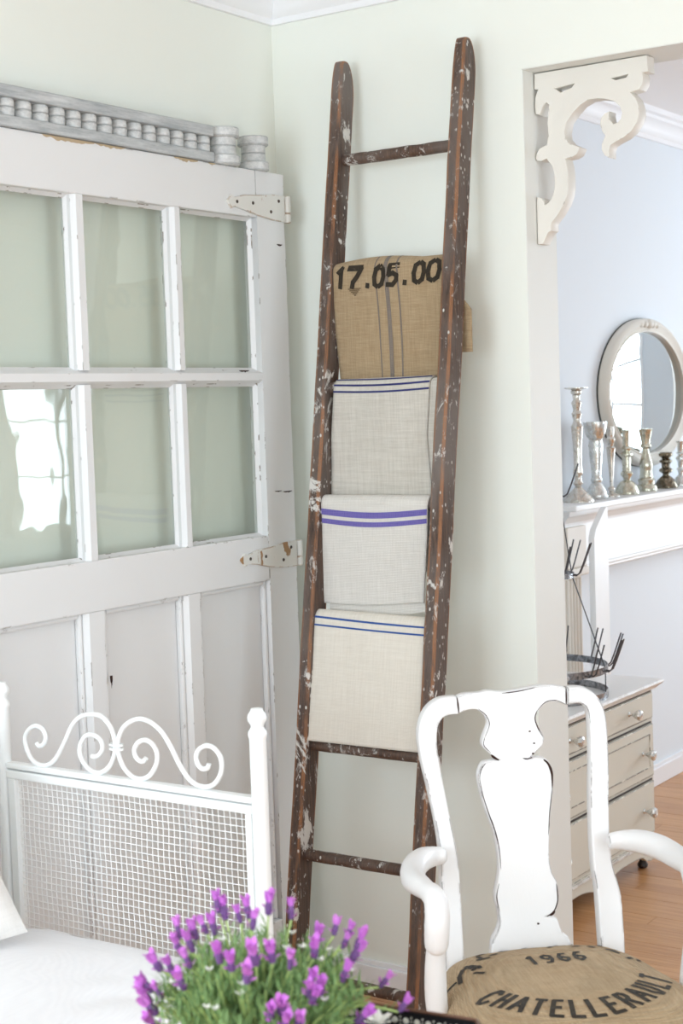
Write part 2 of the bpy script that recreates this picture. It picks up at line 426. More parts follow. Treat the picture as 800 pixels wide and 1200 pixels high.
for nm, (ax, pos, s, (a0, a1, z0, z1)) in WIN.items():
    sg = 1 if pos > 0 else -1
    def bx(mm, a, b, c, d, p0, p1):
        p, q = sorted((pos + sg * p0, pos + sg * p1))
        if ax == 'y': mm.box(a, b, p, q, c, d)
        else: mm.box(p, q, a, b, c, d)
    m = MB(); t = 0.06
    bx(m, a0 - t, a0, z0 - t, z1 + t, -0.025, 0.0); bx(m, a1, a1 + t, z0 - t, z1 + t, -0.025, 0.0)
    bx(m, a0, a1, z1, z1 + t, -0.025, 0.0); bx(m, a0, a1, z0 - t, z0, -0.03, 0.0)
    fr = struct(m.build(nm, 'trim', None, False, 0.004))
    wide = a1 - a0 > 1
    for k in ((1, 2, 3) if wide else (2.75,)):
        q = MB(); c = a0 + (a1 - a0) * k / 4; wd = 0.03 if k == 2 or not wide else 0.012
        bx(q, c - wd, c + wd, z0, z1, -0.02, 0.0); q.build('window_muntin', 'trim', fr)
    for zz, hh in (((z0 + z1) / 2, 0.014), (z0 + (z1 - z0) * 0.25, 0.014), (z0 + (z1 - z0) * 0.75, 0.014)) if wide else ((z0 + (z1 - z0) * 0.36, 0.006), (z0 + (z1 - z0) * 0.76, 0.006)):
        q = MB(); bx(q, a0, a1, zz - hh, zz + hh, -0.021, 0.0); q.build('window_muntin', 'trim', fr)
    q = MB(); bx(q, a0, a1, z0, z1, 0.095, 0.1); q.build('window_pane', 'glass', fr)

# ceiling, crown moulding, baseboards
struct(MB().box(-0.12, X1 + 0.12, Y0 - 0.12, Y1 + 0.12, CEIL, CEIL + 0.1).build('ceiling', 'ceiling'))
CROWN = [(0.0, 2.597), (0.012, 2.597), (0.014, 2.612), (0.022, 2.618), (0.028, 2.635), (0.045, 2.655), (0.062, 2.664), (0.066, 2.676), (0.08, 2.682), (0.085, 2.70), (0.0, 2.70)]
def crown(name, pts, nrm):
    """sweep of the moulding profile along a wall; pts = two ends, nrm = into the room"""
    (xa, ya), (xb, yb) = pts; d = Vector((xb - xa, yb - ya, 0)).normalized(); n = Vector((nrm[0], nrm[1], 0))
    rings = []
    for (x, y), sg in (((xa, ya), 1), ((xb, yb), -1)):
        rings.append([Vector((x, y, z)) + n * o + d * (sg * o) for o, z in CROWN])
    mm = MB().loft(rings); return struct(mm.build(name, 'trim', None, True))
for i, (p, n) in enumerate([(((0, Y0), (0, 0)), (1, 0)), (((0, 0), (X1, 0)), (0, -1)), (((X1, 0), (X1, Y0)), (-1, 0)), (((X1, Y0), (0, Y0)), (0, 1)),
                            (((0, WT), (0, Y1)), (1, 0)), (((0, Y1), (X1, Y1)), (0, -1)), (((X1, Y1), (X1, WT)), (-1, 0)), (((X1, WT), (0, WT)), (0, 1))]):
    crown('trim_%d' % (i + 2), p, n)
def base(name, x0, x1, y0, y1, h=0.088, cap=0.012, side=None):
    mm = MB(); mm.box(x0, x1, y0, y1, 0, h - 0.014)
    dx = 0.5 if (x1 - x0) < 0.05 else 0; dy = 0.5 if (y1 - y0) < 0.05 else 0
    if side == '+x': mm.box(x0, x0 + (x1 - x0) * 0.6, y0, y1, h - 0.014, h)
    if side == '-x': mm.box(x1 - (x1 - x0) * 0.6, x1, y0, y1, h - 0.014, h)
    if side == '-y': mm.box(x0, x1, y1 - (y1 - y0) * 0.6, y1, h - 0.014, h)
    if side == '+y': mm.box(x0, x1, y0, y0 + (y1 - y0) * 0.6, h - 0.014, h)
    return struct(mm.build(name, 'trim', None, False, 0.002))
base('baseboard_left', 0, 0.016, Y0 + 0.016, -0.016, side='+x'); base('baseboard_right', 0, OPX0, -0.016, 0, side='-y')
base('baseboard_back', 0, X1, Y0, Y0 + 0.016, side='+y'); base('baseboard_side', X1 - 0.016, X1, Y0 + 0.016, -0.016, side='-x')
base('baseboard_far_room', 0, 0.016, WT + 0.016, Y1 - 0.016, 0.085, side='+x'); base('baseboard_far_end', 0, X1, Y1 - 0.016, Y1, 0.085, side='-y')

# floor: sub-floor plus single oak boards where the photograph looks
fl = struct(MB().box(-0.12, X1 + 0.12, Y0 - 0.12, Y1 + 0.12, -0.08, -0.012).build('floor', 'floor'))
PW = 0.075
me_cache = {}
y = -1.4; row = 0
while y < 3.9:
    x = 0.0 - (row * 0.53 % 1.3)
    while x < 3.0:
        ln = (1.3, 0.95, 1.6)[(row * 7 + int(x * 10)) % 3]
        a, b = max(x, 0.0), min(x + ln, 3.0); x += ln
        if b - a < 0.05: continue
        L = round(b - a, 2)
        if L not in me_cache:
            q = MB().box(-L / 2 + 0.0006, L / 2 - 0.0006, -PW / 2 + 0.0006, PW / 2 - 0.0006, -0.012, 0); me = bpy.data.meshes.new('plank'); me.from_pydata(q.v, [], q.f); me_cache[L] = me
        o = link('plank', me_cache[L], 'floor', fl); o.location = ((a + b) / 2, y + PW / 2, random.uniform(-0.0006, 0))
    y += PW; row += 1
for a in ((0, X1, Y0, -1.4), (3.0, X1, -1.4, y), (0, X1, y, Y1)):
    o = MB().box(a[0], a[1], a[2], a[3], -0.012, 0).build('plank_field', 'floor', fl); o['kind'] = 'stuff'

# ================================================================== old paned door against the left wall
D = 0.09; DB = 0.046
door = thing('paned_door', (0.07, -0.7, 0), 'old chippy white door with six glass panes leaning in the corner', 'door')
YR, YL = -0.095, -1.315
cols = [(-0.513, -0.213), (-0.844, -0.541), (-1.196, -0.875)]
def dbox(name, y0, y1, z0, z1, mat='door', bev=0.003, x0=DB, x1=D, par=None): return MB().box(x0, x1, y0, y1, z0, z1).build(name, mat, par or door, False, bev)
def ragged_stile():
    # outer stile with a chipped, uneven outer edge
    n = 60; A = []
    for i in range(n + 1):
        z = 2.186 * i / n; A.append((YR + 0.0035 * (noise.noise((0, 0, z * 7)) + 0.6 * noise.noise((3, 0, z * 25))), z))
    pts = [(-0.213, 0.0)] + A + [(-0.213, 2.186)]
    return outline('stile', [pts], D - DB, 'door', T((D + DB) / 2, 0, 0) @ YZ, door, 0.0, False)
ragged_stile()
dbox('stile', YL, -1.196, 0, 2.186)
dbox('top_rail', -1.196, -0.213, 2.067, 2.186); dbox('lock_rail', -1.196, -0.213, 1.136, 1.252); dbox('bottom_rail', -1.196, -0.213, 0, 0.24)
def muntin(name, y0, y1, z0, z1, vert, depth=0.03, ch=0.007, x0=DB + 0.004):
    # bar with moulded (stepped, chamfered) sides
    if vert: prof = [(y0, x0), (y0, D - 0.012), (y0 + ch * 0.4, D - 0.007), (y0 + ch, D), (y1 - ch, D), (y1 - ch * 0.4, D - 0.007), (y1, D - 0.012), (y1, x0)]; rings = [[(x, yy, z) for yy, x in prof] for z in (z0, z1)]
    else: prof = [(z0, x0), (z0, D - 0.012), (z0 + ch * 0.4, D - 0.007), (z0 + ch, D), (z1 - ch, D), (z1 - ch * 0.4, D - 0.007), (z1, D - 0.012), (z1, x0)]; rings = [[(x, yy, z) for z, x in prof] for yy in (y0, y1)]
    return MB().loft(rings).build(name, 'door', door)
muntin('glazing_rail', -1.196, -0.213, 1.646, 1.678, False)
for a, b in ((-0.543, -0.511), (-0.877, -0.842)):
    muntin('muntin', a, b, 1.678, 2.067, True); muntin('muntin', a, b, 1.252, 1.646, True)
for a, b in ((-0.549, -0.489), (-0.895, -0.829)): muntin('mullion', a, b, 0.24, 1.136, True, ch=0.009)
LOWC = [(-0.489, -0.213), (-0.829, -0.549), (-1.196, -0.895)]
for (a, b), (c, d) in zip(cols, LOWC):
    for z0, z1 in ((1.678, 2.067), (1.252, 1.646)):
        g = MB().box(DB + 0.012, DB + 0.015, a + 0.001, b - 0.001, z0 + 0.001, z1 - 0.001).build('glass_pane', 'glass', door)
        # putty fillets that frame each pane
        pt = MB()
        e = 0.008; xx0, xx1 = DB + 0.015, DB + 0.026
        pt.add([(xx0, a, z0), (xx0, b, z0), (xx1, b, z0), (xx1, a, z0), (xx0, a, z0 + e), (xx0, b, z0 + e)], [(0, 1, 5, 4), (4, 5, 2, 3), (0, 4, 3), (1, 2, 5), (0, 3, 2, 1)])
        pt.add([(xx0, a, z1), (xx0, b, z1), (xx1, b, z1), (xx1, a, z1), (xx0, a, z1 - e), (xx0, b, z1 - e)], [(0, 4, 5, 1), (4, 3, 2, 5), (0, 3, 4), (1, 5, 2), (0, 1, 2, 3)])
        pt.add([(xx0, b, z0), (xx0, b, z1), (xx1, b, z1), (xx1, b, z0), (xx0, b - e, z0), (xx0, b - e, z1)], [(0, 4, 5, 1), (4, 3, 2, 5), (0, 3, 4), (1, 5, 2), (0, 1, 2, 3)])
        pt.build('putty', 'door', g)
    MB().box(DB + 0.004, DB + 0.016, c - 0.0, d + 0.0, 0.24, 1.136).build('wood_panel', 'door_panel', door)
    # quarter-round beading round each wooden panel
    q = MB(); x = DB + 0.016
    q.box(x, x + 0.016, d - 0.012, d, 0.24, 1.136); q.box(x, x + 0.016, c, c + 0.012, 0.24, 1.136); q.box(x, x + 0.016, c + 0.012, d - 0.012, 1.124, 1.136)
    q.build('beading', 'door', door, False, 0.005)
# strap hinges
def strap_screws(h, zc, tilt):
    for yy, dz in ((-0.30, tilt), (-0.235, 0.004), (-0.16, -0.012), (-0.125, 0.018)):
        pr = [(0.0, 0), (0.0045, 0), (0.004, 0.0015), (0.0, 0.002)]
        rings = [[(D + 0.006 + z, yy + max(r, 0.0002) * math.cos(2 * PI * j / 10), zc + dz + max(r, 0.0002) * math.sin(2 * PI * j / 10)) for j in range(10)] for r, z in pr]
        MB().loft(rings).build('screw', 'groove', h)
def strap(zc, tilt):
    pts = [(-0.338, zc + tilt), (-0.322, zc + 0.016 + tilt), (-0.308, zc + 0.011 + tilt), (-0.27, zc + 0.020 + tilt), (-0.215, zc + 0.026), (-0.15, zc + 0.033), (-0.098, zc + 0.034), (-0.098, zc - 0.034), (-0.15, zc - 0.033), (-0.215, zc - 0.026), (-0.27, zc - 0.018 + tilt), (-0.308, zc - 0.013 + tilt), (-0.322, zc - 0.018 + tilt)]
    h = outline('strap_hinge', [pts], 0.006, 'hinge', T(D + 0.003, 0, 0) @ YZ, door, 0.0012)
    MB().lathe([(0.0, -0.034), (0.011, -0.034), (0.012, -0.031), (0.012, -0.012), (0.0105, -0.011), (0.0105, -0.010), (0.012, -0.009), (0.012, 0.031), (0.011, 0.034), (0, 0.034)], (D - 0.002, YR + 0.013, zc), 16).build('knuckle', 'hinge', h, True)
    strap_screws(h, zc, tilt)
strap(2.097, 0.002); strap(1.196, 0.004)

def patch(y0, y1, z0, h, seed, mat, name='bare_patch'):
    n = 26; top = []; bot = []
    for i in range(n + 1):
        t = i / n; y_ = lerp(y0, y1, t); e = max(0.0, math.sin(PI * t)) ** 0.5
        top.append((y_, z0)); bot.append((y_, z0 - 0.0006 - e * h * (0.6 + 0.7 * noise.noise((t * 9, seed, 0)))))
    outline(name, [bot + top[::-1]], 0.001, mat, T(D + 0.0004, 0, 0) @ YZ, door, 0.0, False)
patch(-0.965, -0.80, 2.1855, 0.012, 1.0, 'tan'); patch(-0.80, -0.70, 2.1855, 0.008, 2.0, 'tan'); patch(-0.53, -0.44, 2.1855, 0.010, 3.0, 'tan'); patch(-0.40, -0.375, 2.1855, 0.006, 8.0, 'tan')
patch(-0.132, -0.110, 2.005, 0.006, 4.0, 'wear', 'nick'); patch(-0.178, -0.150, 1.365, 0.003, 5.0, 'wear', 'nick'); patch(-0.142, -0.104, 1.362, 0.004, 6.0, 'wear', 'nick')
patch(-0.828, -0.820, 0.985, 0.030, 7.0, 'wear', 'nick'); patch(-0.31, -0.27, 1.678, 0.005, 9.0, 'wear', 'nick')

# ================================================================== spindle rail and spools on top of the door
ZT = 2.187
rail = thing('spindle_rail', (0.07, -0.8, ZT), 'grey washed spindle gallery rail lying along the top of the door', 'spindle rail')
MB().box(0.048, 0.098, -1.42, -0.385, ZT, ZT + 0.024).build('bottom_board', 'grey_wash', rail, False, 0.002)
MB().box(0.048, 0.098, -1.42, -0.385, ZT + 0.062, ZT + 0.088).build('top_board', 'grey_wash', rail, False, 0.002)
sp = MB().lathe([(0.017, 0), (0.0195, 0.003), (0.0205, 0.012), (0.0205, 0.0175), (0.019, 0.0185), (0.019, 0.0195), (0.0205, 0.0205), (0.0205, 0.028), (0.0195, 0.035), (0.017, 0.038)], (0, 0, 0), 18)
spme = bpy.data.meshes.new('spindle'); spme.from_pydata(sp.v, [], sp.f)
for k in range(20):
    o = link('spindle', spme, 'grey_spool', None, True); o.parent = rail
    o.location = (0.004, -0.404 - 0.0501 * k + 0.8, 0.024)
SPOOL = [(0.0, 0), (0.037, 0), (0.0395, 0.002), (0.0395, 0.020), (0.037, 0.0225), (0.032, 0.023), (0.031, 0.026), (0.031, 0.0415), (0.0295, 0.0425), (0.0295, 0.0435), (0.031, 0.0445), (0.031, 0.060), (0.032, 0.063), (0.037, 0.0635), (0.0395, 0.066), (0.0395, 0.084), (0.037, 0.0865), (0, 0.0865)]
s1 = MB().lathe(SPOOL, (0, 0, 0), 28).build('wooden_spool', 'grey_spool', None, True); s1.location = (0.074, -0.325, ZT); s1.scale = (1.12, 1.12, 1.06)
tag(s1, 'larger grey washed wooden spool touching the end of the spindle rail', 'spool', 'spools on the door')
s2 = s1.copy(); COL.objects.link(s2); s2.location = (0.07, -0.192, ZT); s2.scale = (1, 1, 1.0); s2.rotation_euler = (0, 0, 1)
tag(s2, 'smaller grey washed wooden spool at the corner end of the door top', 'spool', 'spools on the door')

# ================================================================== ladder
def yf(z): return -0.10 - 0.155 * (2.4 - z)          # front edge of the side rails
lad = thing('wooden_ladder', (0.45, -0.44, 0), 'paint splattered old wooden ladder leaning against the wall holding folded cloths', 'ladder')
SL = math.sqrt(1 + 0.155 ** 2)
def side_rail(x0, x1, ztop):
    # rounded top end: front face curves back to the wall
    prof = []
    n = 46
    dep = 0.064
    for i in range(n + 1):
        z = (ztop - 0.10) * i / n; prof.append((z, 0.0, dep))
    for k in range(1, 9):
        a = k / 8 * PI / 2; z = ztop - 0.10 + 0.10 * math.sin(a)
        prof.append((z, 0.010 * (1 - math.cos(a)), dep - 0.036 * (1 - math.cos(a))))
    rings = []
    c = 0.004
    for z, f0, f1 in prof:
        j = 0.0018 * noise.noise((x0 * 9, 0, z * 9)); j2 = 0.0018 * noise.noise((x0 * 9, 5, z * 8))
        a, b = yf(z) + f0 + j2, yf(z) + f1
        xa, xb = x0 + j, x1 + j
        if z > ztop - 0.1:
            s_ = (z - ztop + 0.1) / 0.1; xa += 0.003 * s_ ** 2; xb -= 0.003 * s_ ** 2
        rings.append([(xa + c, a, z), (xb - c, a, z), (xb, a + c, z), (xb, b - c, z), (xb - c, b, z), (xa + c, b, z), (xa, b - c, z), (xa, a + c, z)])
    return MB().loft(rings).build('side_rail', 'ladder', lad, True)
side_rail(0.255, 0.287, 2.452); side_rail(0.610, 0.643, 2.456)
ZR = [2.20, 1.913, 1.626, 1.339, 1.052, 0.745, 0.478, 0.19]
for k, z in enumerate(ZR):
    yc = yf(z) + 0.034; r = 0.0145
    pts = [(0.275 + 0.35 * i / 16, yc + 0.0012 * noise.noise((i * 0.5, k, 0)), z + 0.0012 * noise.noise((i * 0.5, k, 5))) for i in range(17)]
    MB().tube(pts, [r * (1 + 0.05 * noise.noise((i * 0.6, k, 9))) for i in range(17)], 14).build('rung', 'ladder', lad, True)

# ================================================================== cloths over the rungs
class Cloth:
    """cloth hung over rung k: S(s, t) gives the front surface, s across 0..1, t metres down from the rung top"""
    def __init__(c, k, left, right, drop, back, seed, wob=0.004, lift=0.0, drop_fn=None, top_fn=None, thick=0.005, slope=1.0):
        c.slope = slope; c.flare = 0.0; c.k = k; c.left = left; c.right = right; c.drop = drop; c.back = back; c.seed = seed; c.wob = wob; c.lift = lift
        c.z = ZR[k]; c.yc = yf(c.z) + 0.034; c.R = 0.0165 + lift; c.drop_fn = drop_fn or (lambda s: 1.0); c.top_fn = top_fn or (lambda s: 0.0); c.thick = thick
    def S(c, s, t, off=0.0):
        tt = max(t, 0) / c.drop
        xl = c.left(tt); xr = c.right(tt); x = xl + (xr - xl) * s
        wv = c.wob * (noise.noise((s * 2.2 + c.seed, tt * 1.6, c.seed)) + 0.4 * noise.noise((s * 5 + c.seed, tt * 3, 7.7)))
        arc = c.R * PI / 2
        top = c.top_fn(s)
        if t < 0:                                    # back half of the bend and the back flap
            u = -t
            if u < arc:
                a = PI / 2 + u / c.R; y = c.yc - (c.R + off) * math.cos(a); z = c.z + (c.R + off) * math.sin(a) + top * max(0, 1 - u / arc)
            else:
                y = c.yc + c.R + off + 0.4 * wv; z = c.z - (u - arc); x += c.flare * s * max(0, min(1, (u - arc - 0.05) / 0.06))
            return Vector((x, y, z))
        if t < arc:
            a = PI / 2 - t / c.R; y = c.yc - (c.R + off) * math.cos(a); z = c.z + (c.R + off) * math.sin(a) + top * (1 - t / arc)
            return Vector((x, y + wv * t / arc, z))
        d = (t - arc) * c.drop_fn(s)
        z = c.z - d
        y0 = c.yc - c.R - off
        y = y0 - 0.155 * d * c.slope + wv * min(1, d / 0.05)
        return Vector((x, y, z))
    def build(c, name, mat, label, cat, group):
        ns, nb, nf = 36, 22, 64; vs = []; fs = []
        ts = [-c.back + c.back * i / nb for i in range(nb)] + [c.drop * (i / nf) ** 1.25 for i in range(nf + 1)]
        for t in ts:
            for i in range(ns + 1): vs.append(c.S(i / ns, t))
        for j in range(len(ts) - 1):
            for i in range(ns):
                a = j * (ns + 1) + i; fs.append((a, a + ns + 1, a + ns + 2, a + 1))
        me = bpy.data.meshes.new(name); me.from_pydata([tuple(v) for v in vs], [], fs)
        o = link(name, me, mat, None, True)
        md = o.modifiers.new('thickness', 'SOLIDIFY'); md.thickness = c.thick; md.offset = -1.0
        tag(o, label, cat, group); c.o = o
        return o
    def strip(c, name, mat, s0, s1, tfun0, tfun1, nt=1, ns=36, off=0.0011):
        """a printed or woven strip following the surface, s0..s1 across, between two t(s) curves"""
        vs = []; fs = []
        for j in range(nt + 1):
            for i in range(ns + 1):
                s = s0 + (s1 - s0) * i / ns; a, b = tfun0(s), tfun1(s); vs.append(tuple(c.S(s, a + (b - a) * j / nt, off)))
        for j in range(nt):
            for i in range(ns):
                a = j * (ns + 1) + i; fs.append((a, a + ns + 1, a + ns + 2, a + 1))
        me = bpy.data.meshes.new(name); me.from_pydata(vs, [], fs); return link(name, me, mat, c.o, True)

GR = 'cloths on the ladder'
# burlap sack
c1 = Cloth(1, lambda t: lerp(0.274, 0.298, t) if t > 0.12 else lerp(0.290, 0.2765, t / 0.12), lambda t: lerp(0.606, 0.600, t), 0.315, 0.25, 1.3, 0.004, 0.007, slope=0.0,
           top_fn=lambda s: 0.010 * math.sin(PI * min(1, s * 1.2 + 0.05)), thick=0.006)
c1.flare = 0.050
c1.build('burlap_sack', 'burlap', 'brown burlap sack stencilled with a date, topmost cloth on the ladder', 'burlap sack', GR)
for s0, w0, mt in ((0.405, 0.012, 'slate'), (0.50, 0.036, 'slate'), (0.60, 0.014, 'slate')):
    vs = []; fs = []; n = 40
    for j in range(n + 1):
        t = -0.02 + 0.36 * j / n
        sc = s0 + 0.018 * math.sin(t * 9) + 0.04 * t
        for q in (-1, 1): vs.append(tuple(c1.S(sc + q * w0 / 2, t, 0.001)))
    for j in range(n): fs.append((2 * j, 2 * j + 2, 2 * j + 3, 2 * j + 1))
    me = bpy.data.meshes.new('woven_stripe'); me.from_pydata(vs, [], fs); link('woven_stripe', me, mt, c1.o, True)

# stroke lettering: each glyph is a list of polylines in a 0..1 box
GL = {'1': [[(0.25, 0.78), (0.55, 1), (0.55, 0)]], '7': [[(0.05, 1), (0.95, 1), (0.72, 0.6), (0.45, 0.28), (0.4, 0)]],
      '0': [[(0.42, 0), (0.16, 0.12), (0.06, 0.5), (0.16, 0.88), (0.42, 1)], [(0.58, 0), (0.84, 0.12), (0.94, 0.5), (0.84, 0.88), (0.58, 1)]],
      '5': [[(0.92, 1), (0.18, 1), (0.12, 0.56)], [(0.12, 0.56), (0.5, 0.64), (0.85, 0.5), (0.88, 0.25), (0.6, 0.02), (0.1, 0.06)]],
      '.': [[(0.45, 0.0), (0.45, 0.14)]],
      '9': [[(0.85, 0.6), (0.5, 0.45), (0.15, 0.6), (0.15, 0.85), (0.5, 1), (0.85, 0.85), (0.85, 0.4), (0.6, 0.02), (0.25, 0.04)]],
      '6': [[(0.8, 0.95), (0.45, 0.98), (0.18, 0.6), (0.15, 0.25), (0.5, 0), (0.85, 0.2), (0.85, 0.42), (0.5, 0.56), (0.17, 0.4)]],
      'C': [[(0.92, 0.8), (0.65, 1), (0.35, 1), (0.1, 0.75), (0.1, 0.25), (0.35, 0), (0.65, 0), (0.92, 0.2)]],
      'H': [[(0.12, 0), (0.12, 1)], [(0.88, 0), (0.88, 1)], [(0.12, 0.5), (0.88, 0.5)]],
      'A': [[(0.05, 0), (0.5, 1)], [(0.5, 1), (0.95, 0)], [(0.22, 0.34), (0.78, 0.34)]],
      'T': [[(0.05, 0.98), (0.95, 0.98)], [(0.5, 0), (0.5, 1)]], 'E': [[(0.9, 0.98), (0.15, 0.98), (0.15, 0.02), (0.9, 0.02)], [(0.15, 0.52), (0.75, 0.52)]],
      'L': [[(0.15, 1), (0.15, 0.02), (0.9, 0.02)]], 'R': [[(0.14, 0), (0.14, 0.98), (0.65, 0.98), (0.86, 0.85), (0.86, 0.65), (0.65, 0.5), (0.14, 0.5)], [(0.5, 0.5), (0.92, 0)]],
      'U': [[(0.12, 1), (0.12, 0.25), (0.35, 0), (0.65, 0), (0.88, 0.25), (0.88, 1)]]}
def stroke_quads(poly, wd, step=0.006):
    """thickened polyline as a list of small quads in the plane"""
    Q = []
    P = [Vector((p[0], p[1])) for p in poly]
    for a, b in zip(P[:-1], P[1:]):
        d = (b - a); L = d.length
        if L < 1e-6: continue
        d /= L; nn = Vector((-d.y, d.x)) * wd / 2; a2 = a - d * wd * 0.3; b2 = b + d * wd * 0.3
        n = max(1, int((b2 - a2).length / step))
        for i in range(n):
            p = a2.lerp(b2, i / n); q = a2.lerp(b2, (i + 1) / n); Q.append((p + nn, p - nn, q - nn, q + nn))
    return Q
def lettering(name, mat, parent, quads, surf):
    vs = []; fs = []
    for q in quads:
        k = len(vs); vs += [tuple(surf(p.x, p.y)) for p in q]; fs.append((k, k + 1, k + 2, k + 3))
    me = bpy.data.meshes.new(name); me.from_pydata(vs, [], fs); return link(name, me, mat, parent)
quads = []
WDT = 0.32; hgt = 0.046
lay = [('1', 0.018, 0.026), ('7', 0.05, 0.042), ('.', 0.105, 0.016), ('0', 0.128, 0.030), ('5', 0.166, 0.032), ('.', 0.212, 0.016), ('0', 0.240, 0.032), ('0', 0.279, 0.036)]
for ch, x, wd in lay:
    for pl in GL[ch]:
        pp = [(x + p[0] * wd + (p[1] - 0.5) * 0.008, p[1] * hgt) for p in pl]
        lettering('stencilled_numeral', 'ink', c1.o, stroke_quads(pp, 0.0118 if ch != '.' else 0.011), lambda x, z: c1.S(x / WDT, 0.073 - z + 0.006 * math.sin(x / WDT * PI), 0.0016))
q2 = []
for i in range(5): q2 += stroke_quads([(0.052 + 0.004 * i, -0.012 - 0.004 * i), (0.088 - 0.004 * i, -0.012 - 0.004 * i)], 0.003)
lettering('faded_stencil_mark', 'ink_faint', c1.o, q2, lambda x, z: c1.S(x / WDT, 0.068 - z, 0.0014))

def mid(t, a, b, c): return lerp(a, b, t * 2) if t < 0.5 else lerp(b, c, t * 2 - 1)
c2 = Cloth(2, lambda t: mid(min(t, 1), 0.309, 0.293, 0.288), lambda t: mid(min(t, 1), 0.588, 0.573, 0.581), 0.305, 0.22, 4.1, 0.003, 0.004, slope=0.0, thick=0.006)
c2.build('linen_towel', 'linen', 'grey beige linen towel with three thin navy stripes hanging below the burlap', 'towel', GR)
for t0 in (0.008, 0.024, 0.040): c2.strip('woven_stripe', 'navy', 0, 1, lambda s: t0 + 0.004 * math.sin(s * PI), lambda s: t0 + 0.0046 + 0.004 * math.sin(s * PI))
# folded under layer seen at the right edge
c2b = Cloth(2, lambda t: 0.45, lambda t: lerp(0.602, 0.600, t), 0.285, 0.05, 4.6, 0.002, -0.001, slope=0.0)
q = c2b; ns = 10; vs = []; fs = []
for j in range(31):
    for i in range(ns + 1): vs.append(tuple(q.S(i / ns, 0.285 * j / 30)))
for j in range(30):
    for i in range(ns): a = j * (ns + 1) + i; fs.append((a, a + ns + 1, a + ns + 2, a + 1))
me = bpy.data.meshes.new('under_fold'); me.from_pydata(vs, [], fs); link('under_fold', me, 'linen', c2.o, True)

c3 = Cloth(3, lambda t: mid(min(t, 1), 0.284, 0.281, 0.280), lambda t: mid(min(t, 1), 0.598, 0.588, 0.577), 0.282, 0.2, 7.7, 0.004, 0.005, slope=0.0,
           drop_fn=lambda s: 1.0 + 0.02 * math.sin(s * PI * 1.3) - 0.03 * s, thick=0.006)
c3.build('linen_towel', 'linen2', 'pale nubby linen towel with two broad violet blue stripes and a frayed hem', 'towel', GR)
for t0, t1 in ((0.045, 0.060), (0.069, 0.081)): c3.strip('woven_stripe', 'violet', 0, 1, lambda s: t0 + 0.009 * math.sin(s * PI), lambda s: t1 + 0.009 * math.sin(s * PI))
# frayed under hem, a little longer than the front layer
vs = []; fs = []; ns = 60
c3b = Cloth(3, lambda t: 0.300, lambda t: 0.578, 0.302, 0.02, 3.3, 0.003, -0.0005, slope=0.0)
for j in range(31):
    for i in range(ns + 1):
        s = i / ns; ex = (0.012 * math.sin(s * PI * 0.9 + 0.5) + 0.0035 * noise.noise((s * 40, 2, 2))) - 0.016 * max(0, s - 0.55)
        vs.append(tuple(c3b.S(s, (0.293 + ex) * j / 30)))
for j in range(30):
    for i in range(ns): a = j * (ns + 1) + i; fs.append((a, a + ns + 1, a + ns + 2, a + 1))
me = bpy.data.meshes.new('frayed_hem'); me.from_pydata(vs, [], fs); link('frayed_hem', me, 'linen2', c3.o, True)

c4 = Cloth(4, lambda t: lerp(0.285, 0.272, min(1, t)), lambda t: lerp(0.604, 0.609, t), 0.325, 0.25, 9.2, 0.004, 0.004, top_fn=lambda s: 0.006 * (1 - s), thick=0.006)
c4.build('linen_towel', 'linen3', 'ecru linen towel with two thin blue stripes, lowest cloth on the ladder', 'towel', GR)
for t0 in (0.028, 0.046): c4.strip('woven_stripe', 'blue', 0, 1, lambda s: t0 - 0.006 + 0.010 * math.sin(min(1, s * 0.8) * PI / 2), lambda s: t0 - 0.0018 + 0.010 * math.sin(min(1, s * 0.8) * PI / 2))

# ================================================================== scrolled corbel in the opening's corner
CORB = [(0.750,2.368),(1.043,2.369),(1.045,2.331),(1.030,2.331),(1.033,2.321),(1.031,2.305),(1.022,2.293),(0.999,2.290),(1.013,2.274),(1.020,2.256),(1.021,2.236),(1.014,2.217),(1.000,2.199),(0.981,2.187),(0.961,2.180),(0.947,2.173),(0.942,2.162),(0.942,2.144),(0.931,2.151),(0.924,2.164),(0.924,2.178),(0.930,2.190),(0.934,2.197),(0.926,2.208),(0.921,2.225),(0.923,2.239),(0.932,2.248),(0.945,2.253),(0.943,2.244),(0.946,2.232),(0.955,2.221),(0.966,2.223),(0.975,2.232),(0.978,2.245),(0.973,2.260),(0.959,2.274),(0.939,2.282),(0.917,2.287),(0.892,2.287),(0.870,2.278),(0.849,2.260),(0.833,2.242),(0.827,2.220),(0.829,2.204),(0.840,2.190),(0.867,2.177),(0.858,2.162),(0.844,2.156),(0.827,2.155),(0.832,2.138),(0.834,2.116),(0.834,2.088),(0.831,2.069),(0.821,2.046),(0.804,2.023),(0.789,2.008),(0.785,2.001),(0.785,1.986),(0.776,1.982),(0.768,1.967),(0.761,1.956),(0.748,1.956),(0.748,2.012),(0.748,2.068),(0.750,2.071),(0.760,2.068),(0.766,2.061),(0.770,2.051),(0.778,2.053),(0.787,2.061),(0.794,2.075),(0.798,2.096),(0.798,2.120),(0.792,2.142),(0.777,2.161),(0.762,2.157),(0.751,2.159),(0.748,2.166),(0.750,2.174),(0.758,2.187),(0.779,2.194),(0.784,2.218),(0.782,2.246),(0.785,2.271),(0.788,2.289),(0.780,2.296),(0.770,2.287),(0.762,2.268),(0.751,2.272),(0.749,2.292),(0.751,2.312),(0.759,2.330),(0.749,2.331)]
SLOT1 = [(0.803,2.326),(0.857,2.330),(0.848,2.321),(0.819,2.314)]
SLOT2 = [(0.951,2.329),(0.996,2.332),(0.990,2.325),(0.964,2.323)]
